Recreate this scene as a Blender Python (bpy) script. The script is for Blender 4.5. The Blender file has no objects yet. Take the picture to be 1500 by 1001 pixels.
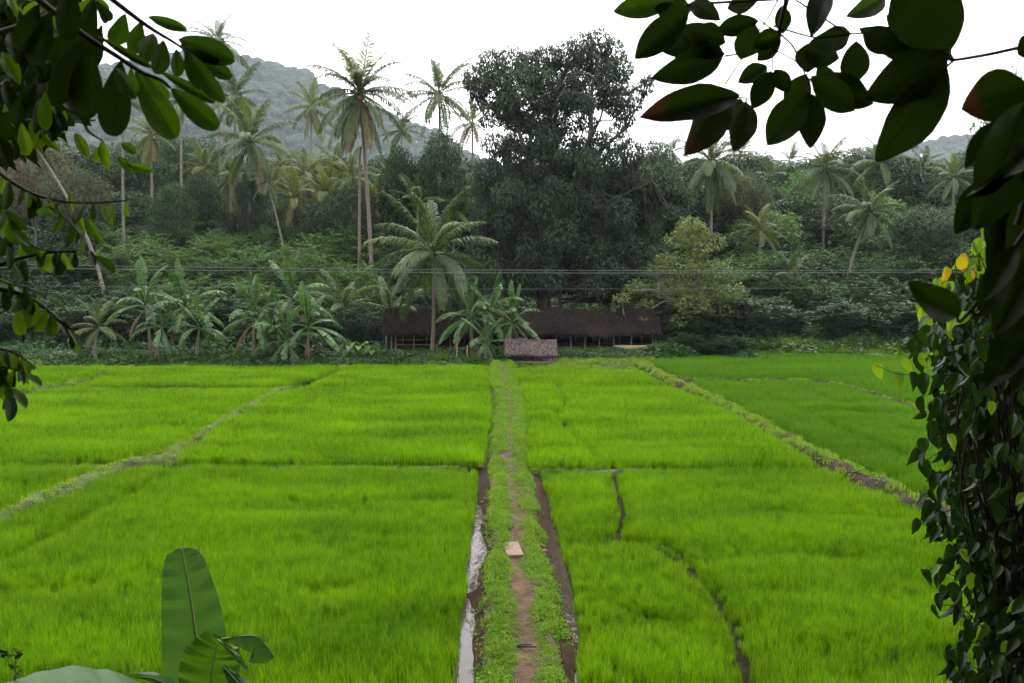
import bpy, math, random
import numpy as np
from mathutils import Vector, Matrix

# ------------------------------------------------------------------ camera, sky, sun, exposure
S = bpy.context.scene
COL = S.collection
R = math.radians
CAM_H = 6.0
PITCH = -4.53
F = 1458.0                       # focal length in photo pixels (1500 wide)
cam_d = bpy.data.cameras.new('camera')
cam_d.lens = 35.0; cam_d.sensor_width = 36.0
cam_d.clip_start = 0.05; cam_d.clip_end = 4000
cam = bpy.data.objects.new('camera', cam_d); COL.objects.link(cam)
cam.location = (0, 0, CAM_H); cam.rotation_euler = (R(90 + PITCH), 0, 0)
cam_d.dof.use_dof = True; cam_d.dof.focus_distance = 45.0; cam_d.dof.aperture_fstop = 11.0
S.camera = cam

SUN_EL, SUN_AZ = 62.0, 20.0      # veiled sun, high and a little ahead of the viewer
W = bpy.data.worlds.new('World'); S.world = W; W.use_nodes = True
wn, wl = W.node_tree.nodes, W.node_tree.links
bg = wn['Background']
sky = wn.new('ShaderNodeTexSky'); sky.sky_type = 'NISHITA'; sky.sun_disc = False
sky.sun_elevation = R(SUN_EL); sky.sun_rotation = R(SUN_AZ); sky.dust_density = 4.0
SKY_STRENGTH = 0.1
bg.inputs['Strength'].default_value = SKY_STRENGTH
# the overcast deck: a white-grey cloud sheet with very soft mottling over the clear-sky colour
tc = wn.new('ShaderNodeTexCoord'); cl = wn.new('ShaderNodeTexNoise')
cl.inputs['Scale'].default_value = 1.6; cl.inputs['Detail'].default_value = 3.0
wl.new(tc.outputs['Generated'], cl.inputs['Vector'])
cr = wn.new('ShaderNodeValToRGB')
cr.color_ramp.elements[0].position = 0.25; cr.color_ramp.elements[0].color = (9.0, 8.95, 9.2, 1)
cr.color_ramp.elements[1].position = 0.75; cr.color_ramp.elements[1].color = (11.0, 10.95, 11.0, 1)
wl.new(cl.outputs['Fac'], cr.inputs['Fac'])
mx = wn.new('ShaderNodeMix'); mx.data_type = 'RGBA'; mx.inputs[0].default_value = 0.93
wl.new(sky.outputs['Color'], mx.inputs[6]); wl.new(cr.outputs['Color'], mx.inputs[7])
wl.new(mx.outputs[2], bg.inputs['Color'])
W.cycles.sampling_method = 'MANUAL'; W.cycles.sample_map_resolution = 512

sun_d = bpy.data.lights.new('sun', 'SUN'); sun_d.energy = 0.7; sun_d.angle = R(25); sun_d.color = (1.0, 0.96, 0.9)
sun = bpy.data.objects.new('sun', sun_d); COL.objects.link(sun)
sd = Vector((math.sin(R(SUN_AZ)) * math.cos(R(SUN_EL)), math.cos(R(SUN_AZ)) * math.cos(R(SUN_EL)), math.sin(R(SUN_EL))))
sun.rotation_euler = sd.to_track_quat('Z', 'Y').to_euler()

vs = S.view_settings
vs.view_transform = 'Standard'; vs.look = 'None'; vs.gamma = 1.0; vs.use_curve_mapping = False
vs.exposure = 2.0
cy = S.cycles
cy.max_bounces = 7; cy.diffuse_bounces = 3; cy.glossy_bounces = 2; cy.transmission_bounces = 3
cy.transparent_max_bounces = 8; cy.volume_bounces = 0
cy.use_denoising = True; cy.caustics_reflective = False; cy.caustics_refractive = False
cy.sample_clamp_indirect = 6.0

# ------------------------------------------------------------------ projection helpers
_p = R(PITCH)
FWD = np.array([0, math.cos(_p), math.sin(_p)]); UP = np.array([0, -math.sin(_p), math.cos(_p)])
def ray(px, py):
    return FWD + np.array([1.0, 0, 0]) * ((px - 750) / F) + UP * ((500.5 - py) / F)
def at_z(px, py, z=0.0):
    d = ray(px, py); t = (z - CAM_H) / d[2]
    return np.array([d[0] * t, d[1] * t, z])
def at_y(px, py, Y):
    d = ray(px, py); t = Y / d[1]
    return np.array([d[0] * t, Y, CAM_H + d[2] * t])
def to_px(P):
    P = np.atleast_2d(P) - np.array([0, 0, CAM_H])
    z = P @ FWD
    return 750 + F * P[:, 0] / z, 500.5 - F * (P @ UP) / z

def sstep(a, b, x):
    t = np.clip((x - a) / (b - a), 0, 1); return t * t * (3 - 2 * t)
_rs = np.random.RandomState(5)
_nz = [(_rs.uniform(-1, 1), _rs.uniform(-1, 1), _rs.uniform(0, 6.28)) for _ in range(14)]
def wav(x, y, f=1.0, n=14):
    s = 0
    for a, b, c in _nz[:n]:
        s = s + np.sin(f * (a * x + b * y) * 2.2 + c)
    return s / math.sqrt(n) * 0.8

def tz(x, y):
    """height of the terrain"""
    x = np.asarray(x, float); y = np.asarray(y, float)
    y0 = 53.6 + 4.6 * sstep(8.5, 12, x)
    z = -0.10 + 0.55 * sstep(y0, y0 + 4.5, y)
    z = z + 0.35 * sstep(58, 64, y) * sstep(12, 15, x)
    z = z + 0.35 * sstep(60, 72, y)
    z = z + np.clip(y - 70, 0, 32) * 0.19 + np.clip(y - 102, 0, 110) * 0.06
    z = z + 0.12 * wav(x, y, 0.25) * sstep(62, 75, y)
    near = np.clip((12.3 - y) * 0.36, 0, 3.9)
    z = np.where(y < 12.6, -0.10 + near + 0.5 * sstep(3, 1, y), z)
    z = z + np.clip(-3.0 - y, 0, 30) * 1.1  # unseen slope behind the viewer, raised to block light from there
    return z

# ------------------------------------------------------------------ mesh helpers
class Geo:
    def __init__(s): s.V = []; s.F = []; s.T = []; s.M = []; s.n = 0
    def add(s, V, F, tint=0.5, mat=0):
        V = np.asarray(V, float).reshape(-1, 3); F = np.asarray(F, int)
        s.V.append(V); s.F.append(F + s.n); s.M.append(np.full(len(F), mat, int))
        t = np.asarray(tint, float)
        s.T.append(np.broadcast_to(t, (len(V),)) if t.ndim == 0 else t)
        s.n += len(V); return s
    def mesh(s, name, mats, smooth=False):
        me = bpy.data.meshes.new(name)
        V = np.concatenate(s.V); T = np.concatenate(s.T)
        me.vertices.add(len(V)); me.vertices.foreach_set('co', V.ravel().astype(np.float32))
        loops = np.concatenate([f.ravel() for f in s.F])
        lens = np.concatenate([np.full(len(f), f.shape[1]) for f in s.F])
        me.loops.add(len(loops)); me.loops.foreach_set('vertex_index', loops.astype(np.int32))
        me.polygons.add(len(lens))
        st = np.concatenate([[0], np.cumsum(lens)[:-1]])
        me.polygons.foreach_set('loop_start', st.astype(np.int32))
        me.polygons.foreach_set('material_index', np.concatenate(s.M).astype(np.int32))
        me.polygons.foreach_set('use_smooth', np.full(len(lens), smooth))
        a = me.attributes.new('tint', 'FLOAT', 'POINT'); a.data.foreach_set('value', T.astype(np.float32))
        for m in (mats if isinstance(mats, (list, tuple)) else [mats]): me.materials.append(m)
        me.update(calc_edges=True); me.validate()
        return me

def tube(g, pts, rad, sides=7, tint=0.5, mat=0, cap=True):
    P = np.asarray(pts, float); n = len(P)
    rad = np.broadcast_to(np.asarray(rad, float), (n,)) if np.ndim(rad) else np.full(n, rad)
    T = np.gradient(P, axis=0); T /= np.linalg.norm(T, axis=1)[:, None] + 1e-9
    ref = np.array([0.0, 0, 1]) if abs(T[:, 2]).mean() < 0.8 else np.array([1.0, 0, 0])
    A = np.cross(T, ref); A /= np.linalg.norm(A, axis=1)[:, None] + 1e-9
    B = np.cross(T, A)
    an = np.arange(sides) * 2 * math.pi / sides
    V = P[:, None] + rad[:, None, None] * (A[:, None] * np.cos(an)[None, :, None] + B[:, None] * np.sin(an)[None, :, None])
    i = np.arange(n - 1)[:, None] * sides; j = np.arange(sides)[None]; k = (j + 1) % sides
    Fq = np.stack([i + j, i + k, i + k + sides, i + j + sides], -1).reshape(-1, 4)
    g.add(V.reshape(-1, 3), Fq, tint, mat)
    if cap:
        g.add(np.vstack([V[-1], P[-1] + T[-1] * rad[-1] * 0.3]), [[a, (a + 1) % sides, sides] for a in range(sides)], tint, mat)
        g.add(np.vstack([V[0], P[0]]), [[(a + 1) % sides, a, sides] for a in range(sides)], tint, mat)

def box(g, c, s, mat=0, rz=0.0, tint=0.5):
    c = np.asarray(c, float); h = np.asarray(s, float) / 2
    V = np.array([[x, y, z] for z in (-1, 1) for y in (-1, 1) for x in (-1, 1)], float) * h
    if rz:
        a, b = math.cos(rz), math.sin(rz)
        V = V @ np.array([[a, b, 0], [-b, a, 0], [0, 0, 1]])
    g.add(V + c, [[0, 2, 3, 1], [4, 5, 7, 6], [0, 1, 5, 4], [2, 6, 7, 3], [0, 4, 6, 2], [1, 3, 7, 5]], tint, mat)

def cards(g, P, D, N, L, Wd, tint, mat=0, fold=0.12, mid=0.5):
    """one diamond leaf per row: base P, direction D, normal N"""
    D = D / (np.linalg.norm(D, axis=1)[:, None] + 1e-9)
    Sx = np.cross(D, N); Sx /= np.linalg.norm(Sx, axis=1)[:, None] + 1e-9
    N2 = np.cross(Sx, D)
    L = np.broadcast_to(L, (len(P),))[:, None]; Wd = np.broadcast_to(Wd, (len(P),))[:, None]
    m = P + D * L * mid
    a = m + Sx * Wd * 0.5 + N2 * Wd * fold; b = m - Sx * Wd * 0.5 + N2 * Wd * fold
    V = np.stack([P, a, P + D * L - N2 * L * 0.06, b], 1).reshape(-1, 3)
    g.add(V, np.arange(len(P) * 4).reshape(-1, 4), np.repeat(np.broadcast_to(tint, (len(P),)), 4), mat)

def obj(name, me, parent=None, loc=None, kind=None):
    o = bpy.data.objects.new(name, me); COL.objects.link(o)
    if parent is not None: o.parent = parent
    if loc is not None: o.location = loc
    if kind: o['kind'] = kind
    return o
def thing(name, label, cat, loc=(0, 0, 0), group=None, data=None):
    o = bpy.data.objects.new(name, data); COL.objects.link(o); o.location = loc
    if data is None: o.empty_display_size = 0.3
    o['label'] = label; o['category'] = cat
    if group: o['group'] = group
    return o
def remat(o, m):
    o.material_slots[0].link = 'OBJECT'; o.material_slots[0].material = m

# ------------------------------------------------------------------ materials
def _mat(name):
    m = bpy.data.materials.new(name); m.use_nodes = True
    return m, m.node_tree.nodes, m.node_tree.links
def c4(c): return (c[0], c[1], c[2], 1)
def leaf_mat(name, a, b, tr=0.35, tg=1.3, rough=0.5, spec=0.35, rnd=0.35, nz=None, vein=False, brown=None):
    m, n, l = _mat(name)
    p = n['Principled BSDF']; out = n['Material Output']
    at = n.new('ShaderNodeAttribute'); at.attribute_name = 'tint'
    oi = n.new('ShaderNodeObjectInfo')
    m1 = n.new('ShaderNodeMath'); m1.operation = 'MULTIPLY'; m1.inputs[1].default_value = 1 - rnd
    l.new(at.outputs['Fac'], m1.inputs[0])
    m2 = n.new('ShaderNodeMath'); m2.operation = 'MULTIPLY_ADD'; m2.inputs[1].default_value = rnd
    l.new(oi.outputs['Random'], m2.inputs[0]); l.new(m1.outputs[0], m2.inputs[2])
    fac = m2.outputs[0]
    if nz:
        gp = n.new('ShaderNodeNewGeometry'); mp = n.new('ShaderNodeMapping'); mp.inputs['Scale'].default_value = nz[:3]
        l.new(gp.outputs['Position'], mp.inputs['Vector'])
        t = n.new('ShaderNodeTexNoise'); t.inputs['Scale'].default_value = 1.0; t.inputs['Detail'].default_value = 3
        l.new(mp.outputs[0], t.inputs['Vector'])
        m3 = n.new('ShaderNodeMath'); m3.operation = 'SUBTRACT'; m3.inputs[1].default_value = 0.5; l.new(t.outputs['Fac'], m3.inputs[0])
        m4 = n.new('ShaderNodeMath'); m4.operation = 'MULTIPLY_ADD'; m4.inputs[1].default_value = nz[3]; m4.use_clamp = True
        l.new(m3.outputs[0], m4.inputs[0]); l.new(fac, m4.inputs[2]); fac = m4.outputs[0]
    mc = n.new('ShaderNodeMix'); mc.data_type = 'RGBA'; mc.inputs[6].default_value = c4(a); mc.inputs[7].default_value = c4(b)
    l.new(fac, mc.inputs[0]); colr = mc.outputs[2]
    if vein or brown:
        tx = n.new('ShaderNodeTexCoord'); sp = n.new('ShaderNodeSeparateXYZ'); l.new(tx.outputs['Generated'], sp.inputs[0])
    if vein:
        ab = n.new('ShaderNodeMath'); ab.operation = 'SUBTRACT'; ab.inputs[1].default_value = 0.5; l.new(sp.outputs['X'], ab.inputs[0])
        ac = n.new('ShaderNodeMath'); ac.operation = 'ABSOLUTE'; l.new(ab.outputs[0], ac.inputs[0])
        # side veins: a wave along a skewed coordinate
        sk = n.new('ShaderNodeMath'); sk.operation = 'MULTIPLY_ADD'; sk.inputs[1].default_value = -0.55
        l.new(ac.outputs[0], sk.inputs[0]); l.new(sp.outputs['Y'], sk.inputs[2])
        sw = n.new('ShaderNodeMath'); sw.operation = 'MULTIPLY'; sw.inputs[1].default_value = 75.0; l.new(sk.outputs[0], sw.inputs[0])
        sn = n.new('ShaderNodeMath'); sn.operation = 'SINE'; l.new(sw.outputs[0], sn.inputs[0])
        rp = n.new('ShaderNodeMapRange'); rp.inputs[1].default_value = 0.82; rp.inputs[2].default_value = 1.0; rp.inputs[4].default_value = 0.35
        l.new(sn.outputs[0], rp.inputs[0])
        rm = n.new('ShaderNodeMapRange'); rm.inputs[1].default_value = 0.010; rm.inputs[2].default_value = 0.028; rm.inputs[3].default_value = 1.0; rm.inputs[4].default_value = 0.0
        l.new(ac.outputs[0], rm.inputs[0])
        mm = n.new('ShaderNodeMath'); mm.operation = 'MAXIMUM'; l.new(rp.outputs[0], mm.inputs[0]); l.new(rm.outputs[0], mm.inputs[1])
        mv = n.new('ShaderNodeMix'); mv.data_type = 'RGBA'; mv.inputs[7].default_value = c4(vein)
        l.new(mm.outputs[0], mv.inputs[0]); l.new(colr, mv.inputs[6]); colr = mv.outputs[2]
    if brown:
        tn = n.new('ShaderNodeTexNoise'); tn.inputs['Scale'].default_value = 4.0; tn.inputs['Detail'].default_value = 5; l.new(tx.outputs['Generated'], tn.inputs['Vector'])
        ad = n.new('ShaderNodeMath'); ad.operation = 'MULTIPLY_ADD'; ad.inputs[1].default_value = 0.55
        l.new(tn.outputs['Fac'], ad.inputs[0]); l.new(sp.outputs['Y'], ad.inputs[2])
        rb = n.new('ShaderNodeMapRange'); rb.inputs[1].default_value = brown[1]; rb.inputs[2].default_value = brown[1] + 0.12
        l.new(ad.outputs[0], rb.inputs[0])
        mb = n.new('ShaderNodeMix'); mb.data_type = 'RGBA'; mb.inputs[7].default_value = c4(brown[0])
        l.new(rb.outputs[0], mb.inputs[0]); l.new(colr, mb.inputs[6]); colr = mb.outputs[2]
    l.new(colr, p.inputs['Base Color'])
    p.inputs['Roughness'].default_value = rough; p.inputs['Specular IOR Level'].default_value = spec
    if tr > 0:
        tl = n.new('ShaderNodeBsdfTranslucent'); g = n.new('ShaderNodeMix'); g.data_type = 'RGBA'; g.blend_type = 'MULTIPLY'; g.inputs[0].default_value = 1
        g.inputs[7].default_value = (tg * 1.05, tg * 1.1, tg * 0.5, 1); l.new(colr, g.inputs[6]); l.new(g.outputs[2], tl.inputs['Color'])
        ms = n.new('ShaderNodeMixShader'); ms.inputs[0].default_value = tr
        l.new(p.outputs[0], ms.inputs[1]); l.new(tl.outputs[0], ms.inputs[2]); l.new(ms.outputs[0], out.inputs['Surface'])
    return m

def surf_mat(name, a, b, scale=3.0, rough=0.85, spec=0.2, detail=6, bump=0.0, bscale=None, stretch=(1, 1, 1), c=None, obj_space=False):
    m, n, l = _mat(name); p = n['Principled BSDF']
    gp = n.new('ShaderNodeTexCoord') if obj_space else n.new('ShaderNodeNewGeometry')
    src = gp.outputs['Object'] if obj_space else gp.outputs['Position']
    mp = n.new('ShaderNodeMapping'); mp.inputs['Scale'].default_value = stretch; l.new(src, mp.inputs['Vector'])
    t = n.new('ShaderNodeTexNoise'); t.inputs['Scale'].default_value = scale; t.inputs['Detail'].default_value = detail; t.inputs['Roughness'].default_value = 0.65
    l.new(mp.outputs[0], t.inputs['Vector'])
    r = n.new('ShaderNodeValToRGB'); r.color_ramp.elements[0].position = 0.32; r.color_ramp.elements[1].position = 0.68
    r.color_ramp.elements[0].color = c4(a); r.color_ramp.elements[1].color = c4(b)
    if c is not None:
        e = r.color_ramp.elements.new(0.5); e.color = c4(c)
    l.new(t.outputs['Fac'], r.inputs['Fac']); l.new(r.outputs['Color'], p.inputs['Base Color'])
    p.inputs['Roughness'].default_value = rough; p.inputs['Specular IOR Level'].default_value = spec
    if bump:
        t2 = n.new('ShaderNodeTexNoise'); t2.inputs['Scale'].default_value = bscale or scale * 3; t2.inputs['Detail'].default_value = 5
        l.new(mp.outputs[0], t2.inputs['Vector'])
        bp = n.new('ShaderNodeBump'); bp.inputs['Strength'].default_value = bump; bp.inputs['Distance'].default_value = 0.05
        l.new(t2.outputs['Fac'], bp.inputs['Height']); l.new(bp.outputs[0], p.inputs['Normal'])
    return m

M = {}
M['rice'] = leaf_mat('rice_blade', (0.026, 0.076, 0.001), (0.160, 0.300, 0.001), tr=0.45, tg=1.25, rough=0.6, spec=0.08, rnd=0.3, nz=(0.22, 0.55, 0.2, 1.2))
M['rice_dark'] = leaf_mat('rice_blade_deep_green', (0.028, 0.085, 0.003), (0.095, 0.195, 0.005), tr=0.45, tg=1.25, rough=0.6, spec=0.08, rnd=0.3, nz=(0.15, 0.5, 0.2, 1.1))
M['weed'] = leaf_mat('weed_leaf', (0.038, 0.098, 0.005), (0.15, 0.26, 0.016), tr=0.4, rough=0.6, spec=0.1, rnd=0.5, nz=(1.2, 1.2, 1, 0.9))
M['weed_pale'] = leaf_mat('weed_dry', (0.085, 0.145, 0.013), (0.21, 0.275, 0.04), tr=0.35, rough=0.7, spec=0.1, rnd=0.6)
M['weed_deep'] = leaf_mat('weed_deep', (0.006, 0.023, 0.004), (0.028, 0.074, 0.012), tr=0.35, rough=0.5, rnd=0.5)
M['frond'] = leaf_mat('palm_frond', (0.018, 0.038, 0.008), (0.068, 0.100, 0.024), tr=0.3, rough=0.45, spec=0.3, rnd=0.5)
M['frond_lime'] = leaf_mat('palm_frond_lime', (0.036, 0.060, 0.008), (0.112, 0.132, 0.018), tr=0.4, rough=0.45, rnd=0.5)
M['frond_dry'] = leaf_mat('palm_frond_dry', (0.08, 0.06, 0.026), (0.17, 0.125, 0.05), tr=0.2, rough=0.7, rnd=0.5)
M['banana'] = leaf_mat('banana_leaf', (0.016, 0.048, 0.010), (0.064, 0.125, 0.032), tr=0.3, rough=0.42, spec=0.3, rnd=0.5)
M['banana_dry'] = leaf_mat('banana_leaf_dry', (0.07, 0.048, 0.026), (0.15, 0.105, 0.055), tr=0.15, rough=0.8, rnd=0.5)
M['fig'] = leaf_mat('fig_leaf', (0.004, 0.014, 0.005), (0.032, 0.062, 0.022), tr=0.25, rough=0.5, spec=0.25, rnd=0.1)
M['mango'] = leaf_mat('dark_leaf', (0.004, 0.015, 0.004), (0.023, 0.052, 0.014), tr=0.25, rough=0.45, spec=0.25, rnd=0.3)
M['olive'] = leaf_mat('olive_leaf', (0.032, 0.054, 0.010), (0.115, 0.15, 0.034), tr=0.35, rough=0.5, rnd=0.15)
M['bright'] = leaf_mat('bright_leaf', (0.025, 0.068, 0.012), (0.085, 0.16, 0.034), tr=0.35, rough=0.45, rnd=0.3)
M['mid'] = leaf_mat('mid_leaf', (0.009, 0.026, 0.007), (0.038, 0.070, 0.019), tr=0.3, rough=0.45, spec=0.4, rnd=0.4)
M['grey'] = leaf_mat('grey_leaf', (0.018, 0.030, 0.010), (0.058, 0.075, 0.030), tr=0.3, rough=0.5, rnd=0.3)
M['rust'] = leaf_mat('rusty_leaf', (0.035, 0.030, 0.014), (0.09, 0.062, 0.032), tr=0.3, rough=0.55, rnd=0.2)
M['shrub'] = leaf_mat('shrub_leaf', (0.014, 0.044, 0.008), (0.074, 0.138, 0.030), tr=0.3, rough=0.5, spec=0.25, rnd=0.5)
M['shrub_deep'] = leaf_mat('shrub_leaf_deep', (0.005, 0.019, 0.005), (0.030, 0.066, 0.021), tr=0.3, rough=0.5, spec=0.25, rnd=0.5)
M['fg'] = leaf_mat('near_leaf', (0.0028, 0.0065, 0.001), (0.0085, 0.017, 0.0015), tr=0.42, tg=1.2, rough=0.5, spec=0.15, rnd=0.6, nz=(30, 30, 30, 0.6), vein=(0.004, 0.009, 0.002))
M['fg_mid'] = leaf_mat('near_leaf_backlit', (0.007, 0.017, 0.0015), (0.022, 0.044, 0.002), tr=0.5, tg=1.3, rough=0.5, spec=0.2, rnd=0.6, nz=(22, 22, 22, 0.9), vein=(0.006, 0.014, 0.002))  # brighter copy of near_leaf: the backlight is put into the colour
M['fg_lit'] = leaf_mat('near_leaf_lit', (0.022, 0.048, 0.003), (0.07, 0.11, 0.007), tr=0.5, tg=1.3, rough=0.45, spec=0.3, rnd=0.6, nz=(22, 22, 22, 0.8), vein=(0.03, 0.06, 0.006))  # brightest near_leaf copy, its lit look put into the colour
M['fg_brown'] = leaf_mat('near_leaf_brown_tip', (0.003, 0.007, 0.001), (0.008, 0.016, 0.0015), tr=0.42, tg=1.2, rough=0.5, spec=0.2, rnd=0.6, vein=(0.004, 0.009, 0.002), brown=((0.026, 0.010, 0.006), 0.95))
M['vine'] = leaf_mat('climber_leaf', (0.006, 0.017, 0.003), (0.019, 0.045, 0.007), tr=0.3, tg=1.2, rough=0.36, spec=0.3, rnd=0.5, nz=(18, 18, 18, 0.8), vein=(0.03, 0.06, 0.015))
M['vine_lime'] = leaf_mat('climber_leaf_lime', (0.07, 0.14, 0.008), (0.19, 0.29, 0.016), tr=0.45, tg=1.3, rough=0.42, spec=0.4, rnd=0.6, vein=(0.1, 0.15, 0.02))
M['vine_yellow'] = leaf_mat('climber_leaf_yellow', (0.26, 0.17, 0.008), (0.38, 0.27, 0.014), tr=0.45, rough=0.5, rnd=0.5, vein=(0.3, 0.2, 0.03), brown=((0.15, 0.04, 0.02), 1.02))
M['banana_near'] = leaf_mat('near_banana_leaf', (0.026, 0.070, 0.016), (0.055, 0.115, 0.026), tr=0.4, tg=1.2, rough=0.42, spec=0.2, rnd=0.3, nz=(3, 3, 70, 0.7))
M['banana_near_lit'] = leaf_mat('near_banana_leaf_lit', (0.032, 0.078, 0.006), (0.060, 0.122, 0.009), tr=0.5, tg=1.3, rough=0.4, spec=0.3, rnd=0.3, nz=(3, 3, 70, 0.7))  # lighter copy of near_banana_leaf with the lit look in its colour
M['hill_leaf'] = leaf_mat('hill_leaf', (0.012, 0.026, 0.014), (0.042, 0.063, 0.036), tr=0.15, rough=0.6, spec=0.2, rnd=0.6)
M['banana_rib'] = leaf_mat('banana_midrib', (0.16, 0.20, 0.06), (0.24, 0.28, 0.09), tr=0.0, rough=0.4)
M['twig'] = surf_mat('twig_bark', (0.018, 0.014, 0.009), (0.04, 0.032, 0.02), scale=30, rough=0.8)
M['bark'] = surf_mat('grey_bark', (0.06, 0.053, 0.044), (0.14, 0.13, 0.108), scale=5, stretch=(3, 3, 0.6), bump=0.5)
M['bark_dark'] = surf_mat('dark_bark', (0.035, 0.03, 0.022), (0.09, 0.075, 0.055), scale=5, stretch=(3, 3, 0.6), bump=0.5)
M['palm_trunk'] = surf_mat('palm_bark', (0.075, 0.068, 0.057), (0.175, 0.16, 0.135), scale=3, stretch=(0.5, 0.5, 5), bump=0.5)
M['palm_trunk_warm'] = surf_mat('palm_bark_warm', (0.075, 0.060, 0.048), (0.17, 0.14, 0.11), scale=3, stretch=(0.5, 0.5, 5), bump=0.5)
M['pseudostem'] = surf_mat('banana_stem', (0.09, 0.055, 0.035), (0.20, 0.13, 0.08), scale=4, stretch=(4, 4, 0.8), c=(0.10, 0.11, 0.05))
M['coconut'] = surf_mat('coconut_husk', (0.30, 0.12, 0.03), (0.42, 0.22, 0.06), scale=6, rough=0.5)
M['coconut_green'] = surf_mat('young_coconut_husk', (0.05, 0.055, 0.018), (0.11, 0.085, 0.03), scale=6, rough=0.5)
M['mud'] = surf_mat('wet_mud', (0.008, 0.008, 0.003), (0.022, 0.020, 0.008), scale=2.5, rough=1.0, spec=0.02, bump=0.4)
M['ditch_mud'] = surf_mat('ditch_mud', (0.011, 0.0065, 0.004), (0.032, 0.019, 0.011), scale=2.5, rough=0.8, spec=0.04, bump=0.5)
M['soil'] = surf_mat('red_soil', (0.030, 0.019, 0.011), (0.092, 0.056, 0.033), scale=2.2, rough=0.95, bump=0.8, bscale=14, c=(0.058, 0.035, 0.02))
M['bund_brown'] = surf_mat('bund_bare_earth', (0.010, 0.006, 0.004), (0.030, 0.018, 0.012), scale=3.0, rough=0.95, bump=1.0, bscale=9)
M['bund'] = surf_mat('bund_earth', (0.022, 0.018, 0.009), (0.07, 0.095, 0.028), scale=2.0, rough=0.95, bump=0.8, bscale=12, c=(0.045, 0.06, 0.018))
M['ground'] = surf_mat('leaf_litter_ground', (0.012, 0.018, 0.008), (0.035, 0.04, 0.018), scale=0.8, rough=0.95, c=(0.02, 0.03, 0.012))
M['hill'] = surf_mat('hill_ground', (0.015, 0.03, 0.014), (0.03, 0.05, 0.022), scale=0.05, rough=1.0)
M['thatch'] = surf_mat('old_thatch', (0.009, 0.0065, 0.006), (0.026, 0.018, 0.016), scale=3.5, stretch=(4, 1, 1), rough=0.95, bump=0.6)
M['thatch_blade'] = leaf_mat('thatch_strand', (0.006, 0.0045, 0.004), (0.026, 0.019, 0.017), tr=0.0, rough=1.0, spec=0.02, rnd=0.1, nz=(0.9, 0.9, 2.0, 1.1))
M['thatch_grey'] = leaf_mat('weathered_thatch_strand', (0.034, 0.026, 0.025), (0.13, 0.105, 0.10), tr=0.0, rough=0.9, spec=0.1, rnd=0.1)
M['wood'] = surf_mat('weathered_wood', (0.08, 0.065, 0.048), (0.17, 0.138, 0.105), scale=4, stretch=(4, 4, 0.7), rough=0.85)
M['wood_pale'] = surf_mat('sawn_pale_wood', (0.25, 0.195, 0.11), (0.36, 0.29, 0.18), scale=3, stretch=(0.6, 4, 4), rough=0.8)
M['concrete'] = surf_mat('pinkish_concrete', (0.105, 0.07, 0.052), (0.18, 0.125, 0.095), scale=4, rough=0.9, bump=0.4)
M['wire'] = surf_mat('aluminium_wire', (0.06, 0.063, 0.063), (0.08, 0.083, 0.083), scale=1, rough=0.5, spec=0.5)

def water_mat():
    m, n, l = _mat('muddy_water'); p = n['Principled BSDF']
    p.inputs['Base Color'].default_value = (0.035, 0.026, 0.018, 1); p.inputs['Roughness'].default_value = 0.06
    p.inputs['IOR'].default_value = 1.33; p.inputs['Specular IOR Level'].default_value = 0.32
    gp = n.new('ShaderNodeNewGeometry'); mp = n.new('ShaderNodeMapping'); mp.inputs['Scale'].default_value = (3, 1.4, 3); l.new(gp.outputs['Position'], mp.inputs[0])
    t = n.new('ShaderNodeTexNoise'); t.inputs['Scale'].default_value = 2.0; t.inputs['Detail'].default_value = 3; l.new(mp.outputs[0], t.inputs['Vector'])
    b = n.new('ShaderNodeBump'); b.inputs['Strength'].default_value = 0.12; b.inputs['Distance'].default_value = 0.05
    l.new(t.outputs['Fac'], b.inputs['Height']); l.new(b.outputs[0], p.inputs['Normal'])
    return m
M['water'] = water_mat()

# ------------------------------------------------------------------ ground, hills
def grid_mesh(name, xs, ys, fn, mat):
    X, Y = np.meshgrid(xs, ys); Z = fn(X, Y)
    V = np.stack([X, Y, Z], -1).reshape(-1, 3); nx = len(xs)
    i = np.arange(len(ys) - 1)[:, None] * nx; j = np.arange(nx - 1)[None]
    Fq = np.stack([i + j, i + j + 1, i + j + 1 + nx, i + j + nx], -1).reshape(-1, 4)
    g = Geo().add(V, Fq)
    return g.mesh(name, mat, True)
xs = np.concatenate([np.linspace(-1700, -90, 20), np.linspace(-80, 80, 161), np.linspace(90, 1700, 20)])
ys = np.concatenate([np.linspace(-40, 14, 37), np.linspace(16, 50, 12), np.linspace(51, 120, 100), np.linspace(124, 260, 30), np.linspace(300, 2300, 14)])
obj('ground', grid_mesh('ground', xs, ys, tz, M['ground']), kind='structure')

def hill_fn(ridge_px, Yr, Yf, base):
    rx = np.array([at_y(a, b, Yr)[0] for a, b in ridge_px]); rz = np.array([at_y(a, b, Yr)[2] for a, b in ridge_px]) - 21.0     # the trees on the ridge make up the rest of the skyline
    def fn(X, Y):
        top = np.interp(X * Yr / np.maximum(Y, 1) if False else X, rx, rz)
        t = np.clip((Y - Yf) / (Yr - Yf), 0, 2)
        u = np.where(t <= 1, 0.5 * t + 0.5 * t * t * (3 - 2 * np.minimum(t, 1)), 1 - 0.6 * (t - 1))
        return base + (top - base) * np.clip(u, -0.05, 1) + 4 * wav(X, Y, 0.009) * np.clip(t, 0, 1)
    return fn
H1 = hill_fn([(-900, 300), (-400, 220), (-100, 165), (100, 125), (220, 98), (290, 85), (340, 86), (390, 94), (440, 108), (490, 132), (540, 160), (590, 182), (640, 208), (690, 236), (760, 268), (840, 300), (950, 330)], 1500, 660, 13)
obj('hill', grid_mesh('hill', np.linspace(-1480, 210, 70), np.linspace(660, 1920, 50), H1, M['hill']), kind='structure')
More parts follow.
